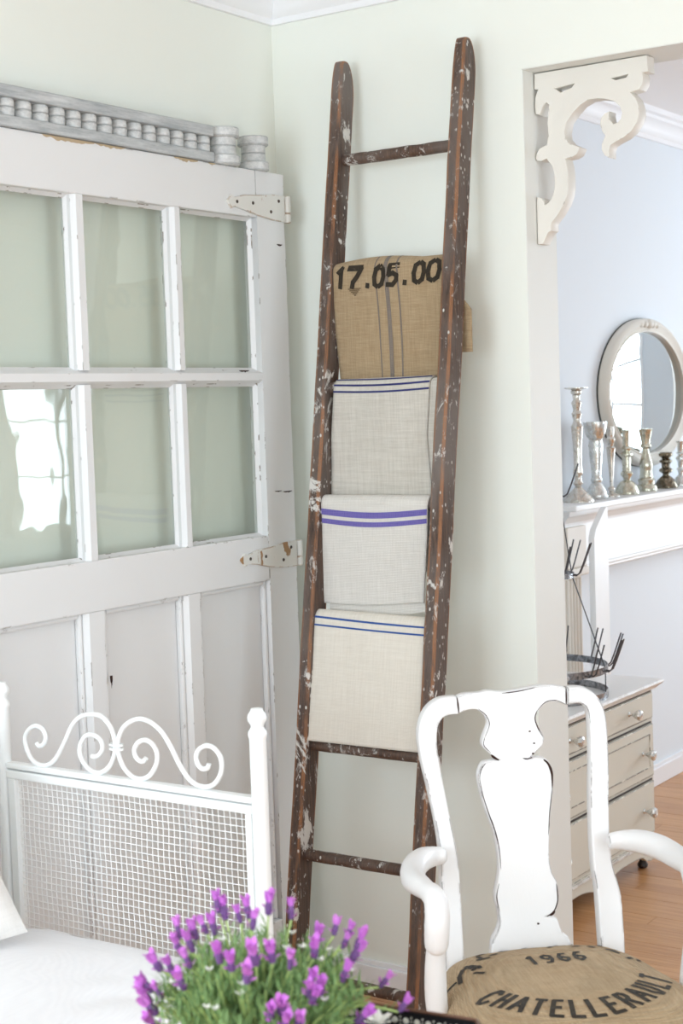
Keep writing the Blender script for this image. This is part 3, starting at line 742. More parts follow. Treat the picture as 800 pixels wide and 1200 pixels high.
cb = outline('scroll_corbel', [CORB, SLOT1, SLOT2], 0.042, 'corbel', T(0.001, 0.076, 0.004) @ XZ, None, 0.001)
tag(cb, 'cream fretwork corbel with curled scrolls in the top corner of the opening', 'corbel')

# ================================================================== daybed with wire panel ends
bed = thing('iron_daybed', (0.486, -2.05, 0), 'white iron daybed end with scrollwork above a wire mesh panel', 'daybed')
RS = [(0.542,0.919),(0.535,0.912),(0.524,0.913),(0.515,0.921),(0.514,0.935),(0.526,0.949),(0.544,0.954),(0.561,0.947),(0.571,0.929),(0.566,0.907),(0.549,0.886),(0.526,0.877),(0.504,0.880),(0.484,0.895),(0.473,0.916),(0.471,0.931),(0.474,0.952),(0.488,0.974),(0.510,0.988),(0.533,0.994),(0.559,0.989),(0.585,0.973),(0.605,0.948),(0.625,0.916),(0.645,0.892),(0.666,0.881),(0.691,0.880),(0.713,0.892),(0.726,0.914),(0.726,0.937),(0.713,0.953),(0.695,0.958),(0.676,0.950),(0.667,0.936),(0.670,0.921),(0.680,0.913),(0.693,0.916),(0.697,0.924)]
LSC = [(0.401,0.909),(0.411,0.909),(0.423,0.916),(0.431,0.929),(0.425,0.944),(0.407,0.951),(0.388,0.948),(0.373,0.932),(0.369,0.911),(0.380,0.891),(0.400,0.879),(0.424,0.879),(0.447,0.894),(0.460,0.915),(0.4635,0.932),(0.463,0.951),(0.452,0.974),(0.431,0.990),(0.405,0.992),(0.376,0.985),(0.351,0.965),(0.330,0.932),(0.308,0.901),(0.288,0.883),(0.263,0.876),(0.238,0.883),(0.223,0.903),(0.218,0.925),(0.227,0.943),(0.248,0.955),(0.268,0.951),(0.277,0.935),(0.270,0.920),(0.257,0.915),(0.251,0.921)]
POST = [(0.0, 0.0), (0.013, 0.0), (0.0155, 0.01), (0.0155, 0.985), (0.0165, 0.988), (0.0175, 0.993), (0.0168, 0.999), (0.0130, 1.004), (0.0115, 1.008), (0.0125, 1.012), (0.0172, 1.019), (0.0178, 1.024), (0.0160, 1.031), (0.0115, 1.037), (0.0105, 1.041), (0.0, 1.043)]
def bed_end(yb):
    for x in (0.155, 0.813): MB().lathe(POST, (x, yb, 0), 20).build('post', 'bed', bed, True)
    for z0, z1 in ((0.866, 0.878), (0.846, 0.863)):
        MB().box(0.168, 0.800, yb - 0.011, yb + 0.011, z0, z1).build('top_rail', 'bed', bed, False, 0.003)
    MB().box(0.172, 0.192, yb - 0.010, yb + 0.010, 0.40, 0.846).build('panel_upright', 'bed', bed, False, 0.002)
    MB().box(0.784, 0.798, yb - 0.010, yb + 0.010, 0.40, 0.846).build('panel_upright', 'bed', bed, False, 0.002)
    MB().box(0.168, 0.800, yb - 0.011, yb + 0.011, 0.385, 0.405).build('lower_rail', 'bed', bed, False, 0.003)
    for S in (LSC, RS):
        P = smooth_path([(a, 0, b) for a, b in S], 4)
        MB().tube([(p.x, yb, p.z + 0.0035) for p in P], 0.0048, 10).build('scroll', 'bed', bed, True)
    cl = MB()
    for dz in (-0.004, 0.004): cl.tube([(0.467 + 0.0145 * math.cos(a * PI / 8), yb + 0.0085 * math.sin(a * PI / 8), 0.937 + dz) for a in range(17)], 0.0026, 8)
    cl.build('clasp', 'bed', bed, True)
    wm = MB(); n = 43; r = 0.0009
    for i in range(n + 1):
        x = 0.192 + 0.592 * i / n
        wm.tube([(x, yb + (0.0012 if j % 2 else -0.0012), 0.403 + 0.445 * j / 8) for j in range(9)], r, 5)
    nz = 32
    for i in range(nz + 1):
        z = 0.405 + 0.441 * i / nz
        wm.tube([(0.190 + 0.596 * j / 8, yb - (0.0012 if j % 2 else -0.0012), z) for j in range(9)], r, 5)
    o = wm.build('wire_mesh', 'bed', bed, True); o['kind'] = 'stuff'
bed_end(-1.22); bed_end(-2.92)
for x in (0.155, 0.813): MB().box(x - 0.012, x + 0.012, -2.91, -1.23, 0.36, 0.40).build('side_rail', 'bed', bed, False, 0.003)
for k in range(8): MB().box(0.165, 0.803, -1.36 - k * 0.2, -1.32 - k * 0.2, 0.384, 0.400).build('slat', 'bed', bed)

def soft_box(name, mat, x0, x1, y0, y1, z0, z1, n=3.5, seed=0.0, amp=0.008, nu=56, nv=36):
    """rounded cushion with a gently lumpy top"""
    cx, cy, cz = (x0 + x1) / 2, (y0 + y1) / 2, (z0 + z1) / 2; hx, hy, hz = (x1 - x0) / 2, (y1 - y0) / 2, (z1 - z0) / 2
    f = lambda c, e: math.copysign(abs(c) ** e, c)
    vs = []; fs = []
    for j in range(nv + 1):
        ph = -PI / 2 + PI * j / nv
        for i in range(nu):
            th = 2 * PI * i / nu; e = 2 / n
            X = f(math.cos(ph), 0.62) * f(math.cos(th), 0.30); Y = f(math.cos(ph), 0.62) * f(math.sin(th), 0.30); Z = f(math.sin(ph), 0.62)
            p = Vector((cx + hx * X, cy + hy * Y, cz + hz * Z))
            p.z += amp * (noise.noise((p.x * 5 + seed, p.y * 4, p.z * 4)) + 0.5 * noise.noise((p.x * 13 + seed, p.y * 9, 3)))
            p.y += amp * 0.6 * noise.noise((p.x * 6 + seed, p.z * 9, 3))
            vs.append(tuple(p))
    for j in range(nv):
        for i in range(nu):
            a = j * nu + i; b = j * nu + (i + 1) % nu; fs.append((a, b, b + nu, a + nu))
    me = bpy.data.meshes.new(name); me.from_pydata(vs, [], fs); return link(name, me, mat, None, True)
mt = soft_box('seat_mattress', 'sheet', 0.178, 0.85, -2.90, -1.240, 0.401, 0.618, seed=2.2, amp=0.014, nu=120, nv=60)
tag(mt, 'puffy white cotton mattress on the daybed', 'mattress')

def pillow(name, mat, size, puff, mats):
    n = 26; vs = []; fs = []
    for sgn in (1, -1):
        for j in range(n + 1):
            for i in range(n + 1):
                a, b = -1 + 2 * i / n, -1 + 2 * j / n
                sx = a * (1 - 0.06 * (1 - b * b)) ; sy = b * (1 - 0.06 * (1 - a * a))
                h = puff * (max(0, 1 - a * a) * max(0, 1 - b * b)) ** 0.42
                vs.append((sx * size / 2, sgn * h + 0.004 * noise.noise((a * 3, b * 3, sgn)), sy * size / 2))
    N = (n + 1) ** 2
    for s_ in (0, 1):
        for j in range(n):
            for i in range(n):
                a = s_ * N + j * (n + 1) + i; q = (a, a + 1, a + n + 2, a + n + 1); fs.append(q if s_ else q[::-1])
    me = bpy.data.meshes.new(name); me.from_pydata(vs, [], fs)
    bm = bmesh.new(); bm.from_mesh(me); bmesh.ops.remove_doubles(bm, verts=bm.verts, dist=0.0008); bm.to_mesh(me); bm.free()
    return link(name, me, mats, None, True)
pl = pillow('throw_pillow', 'pillow', 0.42, 0.07, 'pillow')
pl.matrix_world = T(0.216, -1.598, 0.762) @ Matrix.Rotation(math.radians(50), 4, 'Z') @ Matrix.Rotation(math.radians(-24), 4, 'X') @ Matrix.Rotation(math.radians(-16), 4, 'Y')
tag(pl, 'natural white linen pillow with a blue stripe propped on the daybed', 'pillow')
def pillow_front(a, b, sg=-1): return Vector((a * (1 - 0.06 * (1 - b * b)) * 0.21, sg * (0.07 * (max(0, 1 - a * a) * max(0, 1 - b * b)) ** 0.42 + 0.0025), b * (1 - 0.06 * (1 - a * a)) * 0.21))
for sg in (-1, 1):
    vs = []; fs = []
    for i in range(31):
        a = -0.995 + 1.99 * i / 30
        for b in (0.30, 0.42): vs.append(tuple(pillow_front(a, b, sg)))
    for i in range(30): fs.append((2 * i, 2 * i + 2, 2 * i + 3, 2 * i + 1))
    me = bpy.data.meshes.new('woven_stripe'); me.from_pydata(vs, [], fs); link('woven_stripe', me, 'pale_blue', pl, True)

# ================================================================== white armchair with a sack-cloth seat
PH = math.radians(44.5)
chair = thing('white_armchair', (1.082, -0.708, 0), 'white distressed armchair with vase shaped splat and printed burlap seat', 'armchair', None, PH, False)
# local frame: x across, -y forward, z up; the back rakes away with height
CREST = [(-0.114,0.985),(-0.098,0.991),(-0.064,0.991),(-0.049,0.994),(-0.019,0.990),(0.015,0.992),(0.051,0.997),(0.091,0.996),(0.118,0.989),(0.115,0.955),(0.093,0.963),(0.072,0.961),(0.054,0.946),(0.049,0.933),(0.053,0.916),(0.062,0.897),(0.058,0.879),(0.044,0.866),(0.031,0.856),(0.058,0.854),(0.069,0.843),(0.075,0.822),(0.073,0.794),(0.064,0.749),(0.057,0.703),(0.053,0.669),(0.055,0.633),(0.065,0.609),(0.065,0.577),(0.055,0.555),(0.040,0.548),(0.057,0.542),(0.063,0.525),(0.069,0.511),(0.082,0.497),(0.084,0.440),(-0.086,0.440),(-0.080,0.504),(-0.068,0.526),(-0.061,0.543),(-0.062,0.565),(-0.066,0.593),(-0.059,0.619),(-0.053,0.646),(-0.053,0.684),(-0.059,0.721),(-0.069,0.754),(-0.078,0.791),(-0.082,0.824),(-0.077,0.842),(-0.065,0.855),(-0.033,0.856),(-0.054,0.870),(-0.068,0.887),(-0.064,0.905),(-0.053,0.928),(-0.058,0.944),(-0.072,0.957),(-0.091,0.959),(-0.111,0.953)]
LUP = [(-0.1135,0.987),(-0.146,0.986),(-0.173,0.972),(-0.191,0.947),(-0.199,0.914),(-0.196,0.867),(-0.186,0.808),(-0.177,0.749),(-0.172,0.683),(-0.176,0.585),(-0.178,0.42),(-0.139,0.42),(-0.138,0.525),(-0.136,0.598),(-0.136,0.672),(-0.143,0.730),(-0.153,0.806),(-0.160,0.864),(-0.161,0.906),(-0.155,0.934),(-0.140,0.950),(-0.1125,0.952)]
RUP = [(0.1195,0.990),(0.152,0.989),(0.178,0.972),(0.194,0.942),(0.197,0.899),(0.193,0.823),(0.185,0.739),(0.182,0.680),(0.184,0.630),(0.192,0.596),(0.196,0.555),(0.192,0.42),(0.142,0.42),(0.145,0.583),(0.142,0.625),(0.143,0.692),(0.149,0.775),(0.157,0.859),(0.160,0.918),(0.156,0.948),(0.140,0.957),(0.1170,0.955)]
SH = Matrix(((1, 0, 0, 0), (0, 1, 0.2, -0.1), (0, 0, 1, 0), (0, 0, 0, 1)))
def sm2(P, k=3, keep=()):
    return [(p.x, p.z) for p in smooth_path([(a, 0, b) for a, b in P], k, True)]
def sm_corner(P, corners, k=3):
    """smooth between listed sharp corner indices"""
    n = len(P); out = []; cs = sorted(corners)
    for q, c in enumerate(cs):
        d = cs[(q + 1) % len(cs)]; seg = []; i = c
        while True:
            seg.append((P[i % n][0], 0, P[i % n][1]))
            if i % n == d and len(seg) > 1: break
            i += 1
        out += [(p.x, p.z) for p in smooth_path(seg, k)][:-1]
    return out
splat = outline('crest_and_splat', [sm_corner(CREST, [0, 8, 9, 18, 30, 35, 36, 51, 59])], 0.022, 'chair', SH @ XZ, chair, 0.003)
outline('back_upright', [sm_corner(LUP, [0, 10, 11, 21])], 0.030, 'chair', SH @ XZ, chair, 0.005)
outline('back_upright', [sm_corner(RUP, [0, 11, 12, 21])], 0.030, 'chair', SH @ XZ, chair, 0.005)
def wear(points, w0, inset=0.0035, mat='wear'):
    """a tapering line of bare dark wood on the front of the chair back, following its outline"""
    P = smooth_path([(a, 0, b) for a, b in points], 4); n = len(P); vs = []; fs = []
    cx = 0.0 if abs(points[0][0]) < 0.11 else points[0][0]
    for i, p in enumerate(P):
        t = (P[min(i + 1, n - 1)] - P[max(i - 1, 0)]).normalized(); nn = Vector((-t.z, 0, t.x))
        wd = w0 * (0.25 + 0.75 * math.sin(PI * (i + 0.5) / n)) * (1 + 0.5 * noise.noise((p.x * 90, p.z * 90, 3)))
        for q in (p + nn * wd / 2, p - nn * wd / 2): vs.append((q.x, -0.0116 + 0.2 * (q.z - 0.5), q.z))
    for i in range(n - 1): fs.append((2 * i, 2 * i + 1, 2 * i + 3, 2 * i + 2))
    me = bpy.data.meshes.new('worn_edge'); me.from_pydata(vs, [], fs); return link('worn_edge', me, mat, splat)
def inset(i0, i1, d=0.0030):
    n = len(CREST); out = []
    for i in range(i0, i1 + 1):
        a, p, b = Vector(CREST[(i - 1) % n]), Vector(CREST[i % n]), Vector(CREST[(i + 1) % n])
        t = (b - a).normalized(); nn = Vector((t.y, -t.x)); out.append(tuple(p + nn * d))
    return out
for i0, i1, wd in ((4, 6, 0.0022), (9, 12, 0.0016), (12, 15, 0.0022), (19, 22, 0.0050), (22, 24, 0.0016), (27, 30, 0.0026), (40, 42, 0.0018), (43, 48, 0.0022), (48, 50, 0.0016), (52, 54, 0.0016), (54, 57, 0.0018)): wear(inset(i0, i1), wd)
wear([(-0.036, 0.8565), (-0.044, 0.861), (-0.052, 0.868)], 0.0045); wear([(0.034, 0.8565), (0.022, 0.855), (0.014, 0.857)], 0.0028); wear([(0.043, 0.549), (0.049, 0.551), (0.055, 0.556)], 0.0035)
wear([(-0.1125, 0.984), (-0.112, 0.97), (-0.111, 0.955)], 0.0028); wear([(0.1170, 0.988), (0.1160, 0.97), (0.1145, 0.957)], 0.0024)
for x, z in ((0.033, 0.908), (0.040, 0.884), (0.036, 0.864), (0.018, 0.535)): wear([(x - 0.0025, z), (x, z + 0.0006), (x + 0.0025, z)], 0.0034)
for sx in (-1, 1):
    P = smooth_path([(sx * 0.168, -0.005, 0.69), (sx * 0.198, -0.008, 0.691), (sx * 0.226, -0.035, 0.693), (sx * 0.250, -0.08, 0.691), (sx * 0.261, -0.135, 0.687), (sx * 0.257, -0.195, 0.690), (sx * 0.248, -0.240, 0.686), (sx * 0.247, -0.258, 0.665), (sx * 0.249, -0.262, 0.638), (sx * 0.250, -0.258, 0.607), (sx * 0.250, -0.252, 0.597)], 5)
    n = len(P); rad = []
    for i in range(n):
        t = i / (n - 1)
        rad.append(0.0145 + 0.0100 * math.sin(PI * min(1, t * 1.7)) ** 0.8 if t < 0.55 else 0.020 + 0.003 * math.sin(PI * (t - 0.55) / 0.45))
    rad[-1] = 0.006; rad[-2] = 0.015; rad[-3] = 0.019; rad[0] = 0.012
    arm = MB().tube(P, rad, 16)
    arm.build('arm', 'chair', chair, True)
    P = smooth_path([(sx * 0.249, -0.252, 0.605), (sx * 0.249, -0.240, 0.56), (sx * 0.247, -0.228, 0.50), (sx * 0.243, -0.225, 0.455), (sx * 0.238, -0.225, 0.40)], 4)
    MB().tube(P, [0.0165 + 0.004 * math.sin(i / (len(P) - 1) * PI) for i in range(len(P))], 14).build('arm_support', 'chair', chair, True)
    # rear leg and cabriole front leg
    P = smooth_path([(sx * 0.160, 0.02, 0.46), (sx * 0.160, 0.01, 0.40), (sx * 0.160, 0.03, 0.20), (sx * 0.160, 0.085, 0.0)], 5)
    MB().tube(P, [0.021 - 0.005 * i / (len(P) - 1) for i in range(len(P))], 12).build('leg', 'chair', chair, True)
    P = smooth_path([(sx * 0.235, -0.43, 0.41), (sx * 0.250, -0.455, 0.34), (sx * 0.243, -0.45, 0.22), (sx * 0.236, -0.435, 0.10), (sx * 0.245, -0.455, 0.03), (sx * 0.25, -0.462, 0.0)], 5)
    MB().tube(P, [0.034, 0.036, 0.038, 0.039, 0.039, 0.038, 0.036, 0.033, 0.030, 0.027, 0.024, 0.022, 0.020, 0.019, 0.018, 0.018, 0.018, 0.020, 0.024, 0.028, 0.031, 0.032, 0.032, 0.031, 0.030, 0.027][:len(P)], 14).build('leg', 'chair', chair, True)
def hw(v): return 0.178 + 0.20 * v                       # half width of the seat at depth v
rings = []
for z, o in ((0.365, 0.0), (0.372, 0.004), (0.44, 0.004), (0.447, 0.0)):
    rings.append([(-hw(0) - o, 0.005, z), (-hw(0.47) - o, -0.47 - o, z), (hw(0.47) + o, -0.47 - o, z), (hw(0) + o, 0.005, z)])
MB().loft(rings).build('seat_rail', 'chair', chair, False, 0.004)
def seat_p(u, v, off=0.0):
    """top of the stuffed seat at local (u, v)"""
    a = max(-1, min(1, u / (hw(v) + 0.012))); b = max(-1, min(1, (v - 0.225) / 0.252))
    z = 0.447 + 0.066 * ((1 - abs(a) ** 3.2) * (1 - abs(b) ** 3.2)) ** 0.5 + 0.002 * noise.noise((u * 14, v * 14, 1))
    return Vector((u, -v, z + off))
vs = []; fs = []; n = 48
for j in range(n + 1):
    b = math.sin((j / n - 0.5) * PI); v = 0.225 + 0.252 * b
    for i in range(n + 1):
        a = math.sin((i / n - 0.5) * PI); u = a * (hw(v) + 0.012)
        # rounded corners
        rr = max(0.0, abs(a) ** 6 * abs(b) ** 6) * 0.035
        p = seat_p(u, v); p.x -= math.copysign(rr, a); p.y += math.copysign(rr, b); vs.append(tuple(p))
for j in range(n):
    for i in range(n):
        k = j * (n + 1) + i; fs.append((k, k + n + 1, k + n + 2, k + 1))
me = bpy.data.meshes.new('seat_cushion'); me.from_pydata(vs, [], fs)
seat = link('seat_cushion', me, 'burlap', chair, True); seat['label'] = 'tan burlap seat cushion printed with black lettering'
sd = seat.modifiers.new('thickness', 'SOLIDIFY'); sd.thickness = 0.02; sd.offset = -1
# lettering set on a ring, reading from the front
def ring_text(text, a0, a1, r_in, r_out, wfac, stroke):
    L = len(text)
    for i, ch in enumerate(text):
        Q = []
        ang = a0 + (a1 - a0) * i / (L - 1); wd = (a1 - a0) / (L - 1) * wfac
        for plc in GL[ch]:
            pp = []
            for x, y_ in plc:
                A = ang + (x - 0.5) * wd; R_ = r_out + (r_in - r_out) * y_
                pp.append((R_ * math.sin(A), 0.20 + R_ * math.cos(A)))
            Q += stroke_quads(pp, stroke)
        lettering('printed_letter', 'ink', seat, Q, on_seat)
def on_seat(u, v): return seat_p(u, v, 0.0013)
ring_text('CHATELLERAULT', math.radians(-64), math.radians(68), 0.148, 0.202, 0.66, 0.0092)
for i, ch in enumerate('1966'):
    Q = []
    for plc in GL[ch]: Q += stroke_quads([(-0.048 + 0.031 * i + x * 0.023, 0.160 - 0.046 * y_) for x, y_ in plc], 0.0074)
    lettering('printed_numeral', 'ink', seat, Q, on_seat)
# worn, unreadable marks of the upper arc
rnd = random.Random(3)
for k in range(11):
    Q = []
    A = math.radians(108 + k * 14.4); R_ = 0.178
    for _ in range(2):
        a2 = A + rnd.uniform(-0.08, 0.08); r2 = R_ + rnd.uniform(-0.02, 0.02); da = rnd.uniform(0.02, 0.09); dr = rnd.uniform(-0.018, 0.018)
        Q += stroke_quads([(r2 * math.sin(a2), 0.20 + r2 * math.cos(a2)), ((r2 + dr) * math.sin(a2 + da), 0.20 + (r2 + dr) * math.cos(a2 + da))], 0.0085)
    lettering('worn_print', 'ink', seat, Q, on_seat)
Q = stroke_quads([(-0.185, 0.165), (-0.178, 0.13), (-0.165, 0.105), (-0.148, 0.10), (-0.140, 0.115), (-0.150, 0.128)], 0.009)
lettering('worn_print', 'ink', seat, Q, on_seat)

# ================================================================== far room: mantel, mirror, candlesticks
MZ = 1.212
man = thing('mantel_shelf', (0.08, 2.3, 0), 'white fireplace mantel with stepped cornice holding the candlesticks', 'mantel')
MY0, MY1 = 1.46, 3.14
MB().box(0.0, 0.172, MY0 - 0.04, MY1 + 0.04, MZ - 0.022, MZ).build('shelf', 'mantel', man, False, 0.005)
prof = [(0.0, 1.138), (0.108, 1.138), (0.110, 1.146), (0.116, 1.150), (0.124, 1.160), (0.136, 1.170), (0.150, 1.174), (0.154, 1.184), (0.154, MZ - 0.022), (0.0, MZ - 0.022)]
MB().loft([[(x, MY0 - (x - 0.1 if x > 0.1 else 0), z) for x, z in prof], [(x, MY1 + (x - 0.1 if x > 0.1 else 0), z) for x, z in prof]]).build('cornice', 'mantel', man, True)
MB().box(0.0, 0.098, MY0, MY1, 0.985, 1.138).build('frieze', 'mantel', man, False, 0.002)
prof = [(0.0, 0.957), (0.088, 0.957), (0.096, 0.963), (0.096, 0.970), (0.104, 0.976), (0.104, 0.985), (0.0, 0.985)]
MB().loft([[(x, MY0 + 0.16, z) for x, z in prof], [(x, MY1 - 0.16, z) for x, z in prof]]).build('lower_moulding', 'mantel', man, True)
for yc in (MY0 + 0.085, MY1 - 0.085):
    MB().box(0.0, 0.112, yc - 0.075, yc + 0.075, 0.985, 1.13).build('pilaster_block', 'mantel_shaded', man, False, 0.004)
    MB().box(0.0, 0.120, yc - 0.08, yc + 0.08, 0.955, 0.985).build('capital', 'mantel_shaded', man, False, 0.006)
    pil = MB().box(0.0, 0.092, yc - 0.066, yc + 0.066, 0.02, 0.955).build('pilaster', 'mantel_shaded', man, False, 0.003)
    for k in range(5):
        y_ = yc - 0.048 + 0.024 * k
        MB().tube([(0.0925, y_, 0.14), (0.0925, y_, 0.945)], 0.0085, 10).build('reed', 'mantel_shaded', pil, True)
    MB().box(0.0, 0.118, yc - 0.08, yc + 0.08, 0.0, 0.12).build('plinth', 'mantel_shaded', man, False, 0.004)

# oval mirror on the wall
mir = thing('oval_mirror', (0.02, 2.385, 1.30), 'oval mirror in an ivory carved frame above the mantel', 'mirror')
MCY, MCZ, MA, MBv = 2.385, 1.592, 0.415, 0.292
prof = [(0.0, 0.004), (0.0, 0.030), (-0.008, 0.040), (-0.020, 0.043), (-0.034, 0.034), (-0.042, 0.030), (-0.046, 0.034), (-0.051, 0.032), (-0.053, 0.020), (-0.053, 0.010)]
N = 96; rings = []
for i in range(N):
    a = 2 * PI * i / N
    rings.append([(x + 0.001, MCY + (MA + d) * math.cos(a), MCZ + (MBv + d) * math.sin(a)) for d, x in prof])
mm = MB(); K = len(prof); vs = [p for r in rings for p in r]; fs = []
for i in range(N):
    for j in range(K - 1):
        a = i * K + j; b = ((i + 1) % N) * K + j; fs.append((a, a + 1, b + 1, b))
mm.add(vs, fs).build('frame', 'frame', mir, True)
rings = [[(x, MCY + (MA - 0.051 + e) * math.cos(2 * PI * i / N), MCZ + (MBv - 0.051 + e) * math.sin(2 * PI * i / N)) for i in range(N)] for x, e in ((0.008, 0), (0.018, 0.0), (0.021, -0.012))]
MB().loft(rings).build('mirror_glass', 'mirror', mir, True)
rings = [[(x, MCY + (MA + 0.002) * math.cos(2 * PI * i / N), MCZ + (MBv + 0.002) * math.sin(2 * PI * i / N)) for i in range(N)] for x in (0.0005, 0.006)]
MB().loft(rings).build('backing', 'shade_edge', mir, True)
orn = MB()
for a, sc in ((0, 1.2), (-0.35, 0.9), (0.35, 0.9), (-0.7, 0.7), (0.7, 0.7)):
    cy, cz = MCY + 0.115 * a, MCZ + (MBv - 0.022) * math.sqrt(max(0.1, 1 - (0.115 * a / MA) ** 2))
    rings = []
    for j in range(7):
        ph = j / 6 * PI / 2; rings.append([(0.036 + 0.016 * math.sin(ph) * sc, cy + 0.022 * sc * math.cos(ph) * math.cos(2 * PI * i / 12), cz + 0.016 * sc * max(0.02, math.cos(ph)) * math.sin(2 * PI * i / 12)) for i in range(12)])
    orn.loft(rings)
orn.build('carved_ornament', 'frame', mir, True)

def candlestick(loc, mat, label, base, stem, cup, name='candlestick', flute=0.0):
    """three turned parts; each profile is (radius, height)"""
    t = thing(name, loc, label, 'candlestick', 'candlesticks on the mantel', 0, False)
    MB().lathe(base, (0, 0, 0), 28, flute).build('base', mat, t, True)
    MB().lathe(stem, (0, 0, 0), 24).build('stem', mat, t, True)
    MB().lathe(cup, (0, 0, 0), 24).build('cup', mat, t, True)
    return t
CX = 0.088
candlestick((CX, 1.615, MZ), 'silver', 'tallest silver candlestick with a wide flat drip plate beside the jamb',
            [(0, 0), (0.056, 0), (0.056, 0.006), (0.048, 0.016), (0.030, 0.034), (0.018, 0.046), (0.013, 0.052), (0, 0.052)],
            [(0.010, 0.050), (0.013, 0.058), (0.019, 0.066), (0.013, 0.076), (0.011, 0.090), (0.017, 0.100), (0.0175, 0.108), (0.014, 0.125), (0.016, 0.200), (0.0205, 0.262), (0.022, 0.268), (0.017, 0.275), (0.0125, 0.288), (0.015, 0.300), (0.0185, 0.312), (0.012, 0.325), (0.017, 0.345), (0.0185, 0.352), (0.012, 0.362), (0.014, 0.378)],
            [(0.010, 0.376), (0.019, 0.384), (0.020, 0.392), (0.016, 0.396), (0.030, 0.399), (0.043, 0.402), (0.043, 0.405), (0.020, 0.405), (0.018, 0.404), (0, 0.402)])
candlestick((CX, 1.765, MZ), 'mercury', 'large mercury glass pillar holder with flared ribbed rim',
            [(0, 0), (0.040, 0), (0.042, 0.004), (0.042, 0.014), (0.038, 0.018), (0.036, 0.03), (0.026, 0.048), (0.017, 0.060), (0, 0.060)],
            [(0.015, 0.058), (0.021, 0.066), (0.021, 0.074), (0.017, 0.080), (0.019, 0.110), (0.025, 0.165), (0.027, 0.200), (0.024, 0.212), (0.026, 0.217)],
            [(0.022, 0.215), (0.028, 0.221), (0.036, 0.236), (0.041, 0.258), (0.044, 0.272), (0.044, 0.280), (0.039, 0.280), (0.036, 0.262), (0.02, 0.240), (0, 0.238)])
candlestick((CX, 1.893, MZ), 'silver', 'slim silver candlestick with a tapered stem, third along the mantel from the jamb',
            [(0, 0), (0.031, 0), (0.031, 0.005), (0.024, 0.011), (0.012, 0.016), (0, 0.017)],
            [(0.007, 0.015), (0.013, 0.024), (0.013, 0.032), (0.006, 0.040), (0.007, 0.06), (0.012, 0.13), (0.0165, 0.175), (0.018, 0.180), (0.010, 0.187), (0.013, 0.196)],
            [(0.009, 0.194), (0.016, 0.204), (0.017, 0.214), (0.011, 0.222), (0.013, 0.230), (0.014, 0.258), (0.012, 0.260), (0.011, 0.240), (0, 0.238)])
candlestick((CX, 2.030, MZ), 'mercury2', 'greenish mercury glass candlestick with a wide ribbed foot',
            [(0, 0), (0.046, 0), (0.047, 0.006), (0.045, 0.012), (0.036, 0.034), (0.026, 0.046), (0.016, 0.052), (0, 0.052)],
            [(0.013, 0.050), (0.014, 0.062), (0.023, 0.074), (0.024, 0.080), (0.015, 0.088), (0.0165, 0.125), (0.017, 0.140), (0.024, 0.147), (0.024, 0.153), (0.013, 0.160), (0.020, 0.172), (0.012, 0.182)],
            [(0.011, 0.180), (0.013, 0.188), (0.014, 0.232), (0.017, 0.240), (0.017, 0.243), (0.012, 0.243), (0.011, 0.215), (0, 0.214)], flute=0.015)
candlestick((CX, 2.212, MZ), 'mercury2', 'stout mercury glass candlestick with a bulbous bottle shaped stem',
            [(0, 0), (0.041, 0), (0.042, 0.010), (0.038, 0.022), (0.030, 0.028), (0.031, 0.036), (0.033, 0.044), (0.028, 0.050), (0, 0.050)],
            [(0.024, 0.048), (0.027, 0.056), (0.024, 0.066), (0.023, 0.085), (0.026, 0.092), (0.025, 0.110), (0.019, 0.130), (0.012, 0.155), (0.011, 0.165)],
            [(0.010, 0.163), (0.022, 0.172), (0.022, 0.178), (0.017, 0.184), (0.019, 0.200), (0.026, 0.234), (0.028, 0.238), (0.027, 0.241), (0.021, 0.240), (0.016, 0.20), (0, 0.198)])
candlestick((CX, 2.405, MZ), 'mercury3', 'short dark bronze glass candlestick with a spreading foot',
            [(0, 0), (0.046, 0), (0.047, 0.006), (0.044, 0.016), (0.034, 0.032), (0.022, 0.044), (0.014, 0.050), (0, 0.050)],
            [(0.013, 0.048), (0.014, 0.058), (0.026, 0.066), (0.027, 0.074), (0.016, 0.082), (0.017, 0.096), (0.025, 0.104), (0.025, 0.110), (0.014, 0.117)],
            [(0.013, 0.115), (0.018, 0.121), (0.027, 0.128), (0.028, 0.138), (0.024, 0.142), (0.018, 0.140), (0, 0.132)])
candlestick((CX, 2.555, MZ), 'mercury', 'clear silvery candlestick with stacked rings, last one at the picture edge',
            [(0, 0), (0.036, 0), (0.037, 0.006), (0.032, 0.018), (0.022, 0.034), (0.013, 0.042), (0, 0.042)],
            [(0.010, 0.040), (0.011, 0.060), (0.017, 0.068), (0.010, 0.076), (0.012, 0.100), (0.019, 0.108), (0.019, 0.114), (0.010, 0.122), (0.012, 0.128), (0.018, 0.134), (0.010, 0.140)],
            [(0.009, 0.138), (0.012, 0.144), (0.012, 0.172), (0.017, 0.178), (0.017, 0.181), (0.011, 0.180), (0, 0.165)])

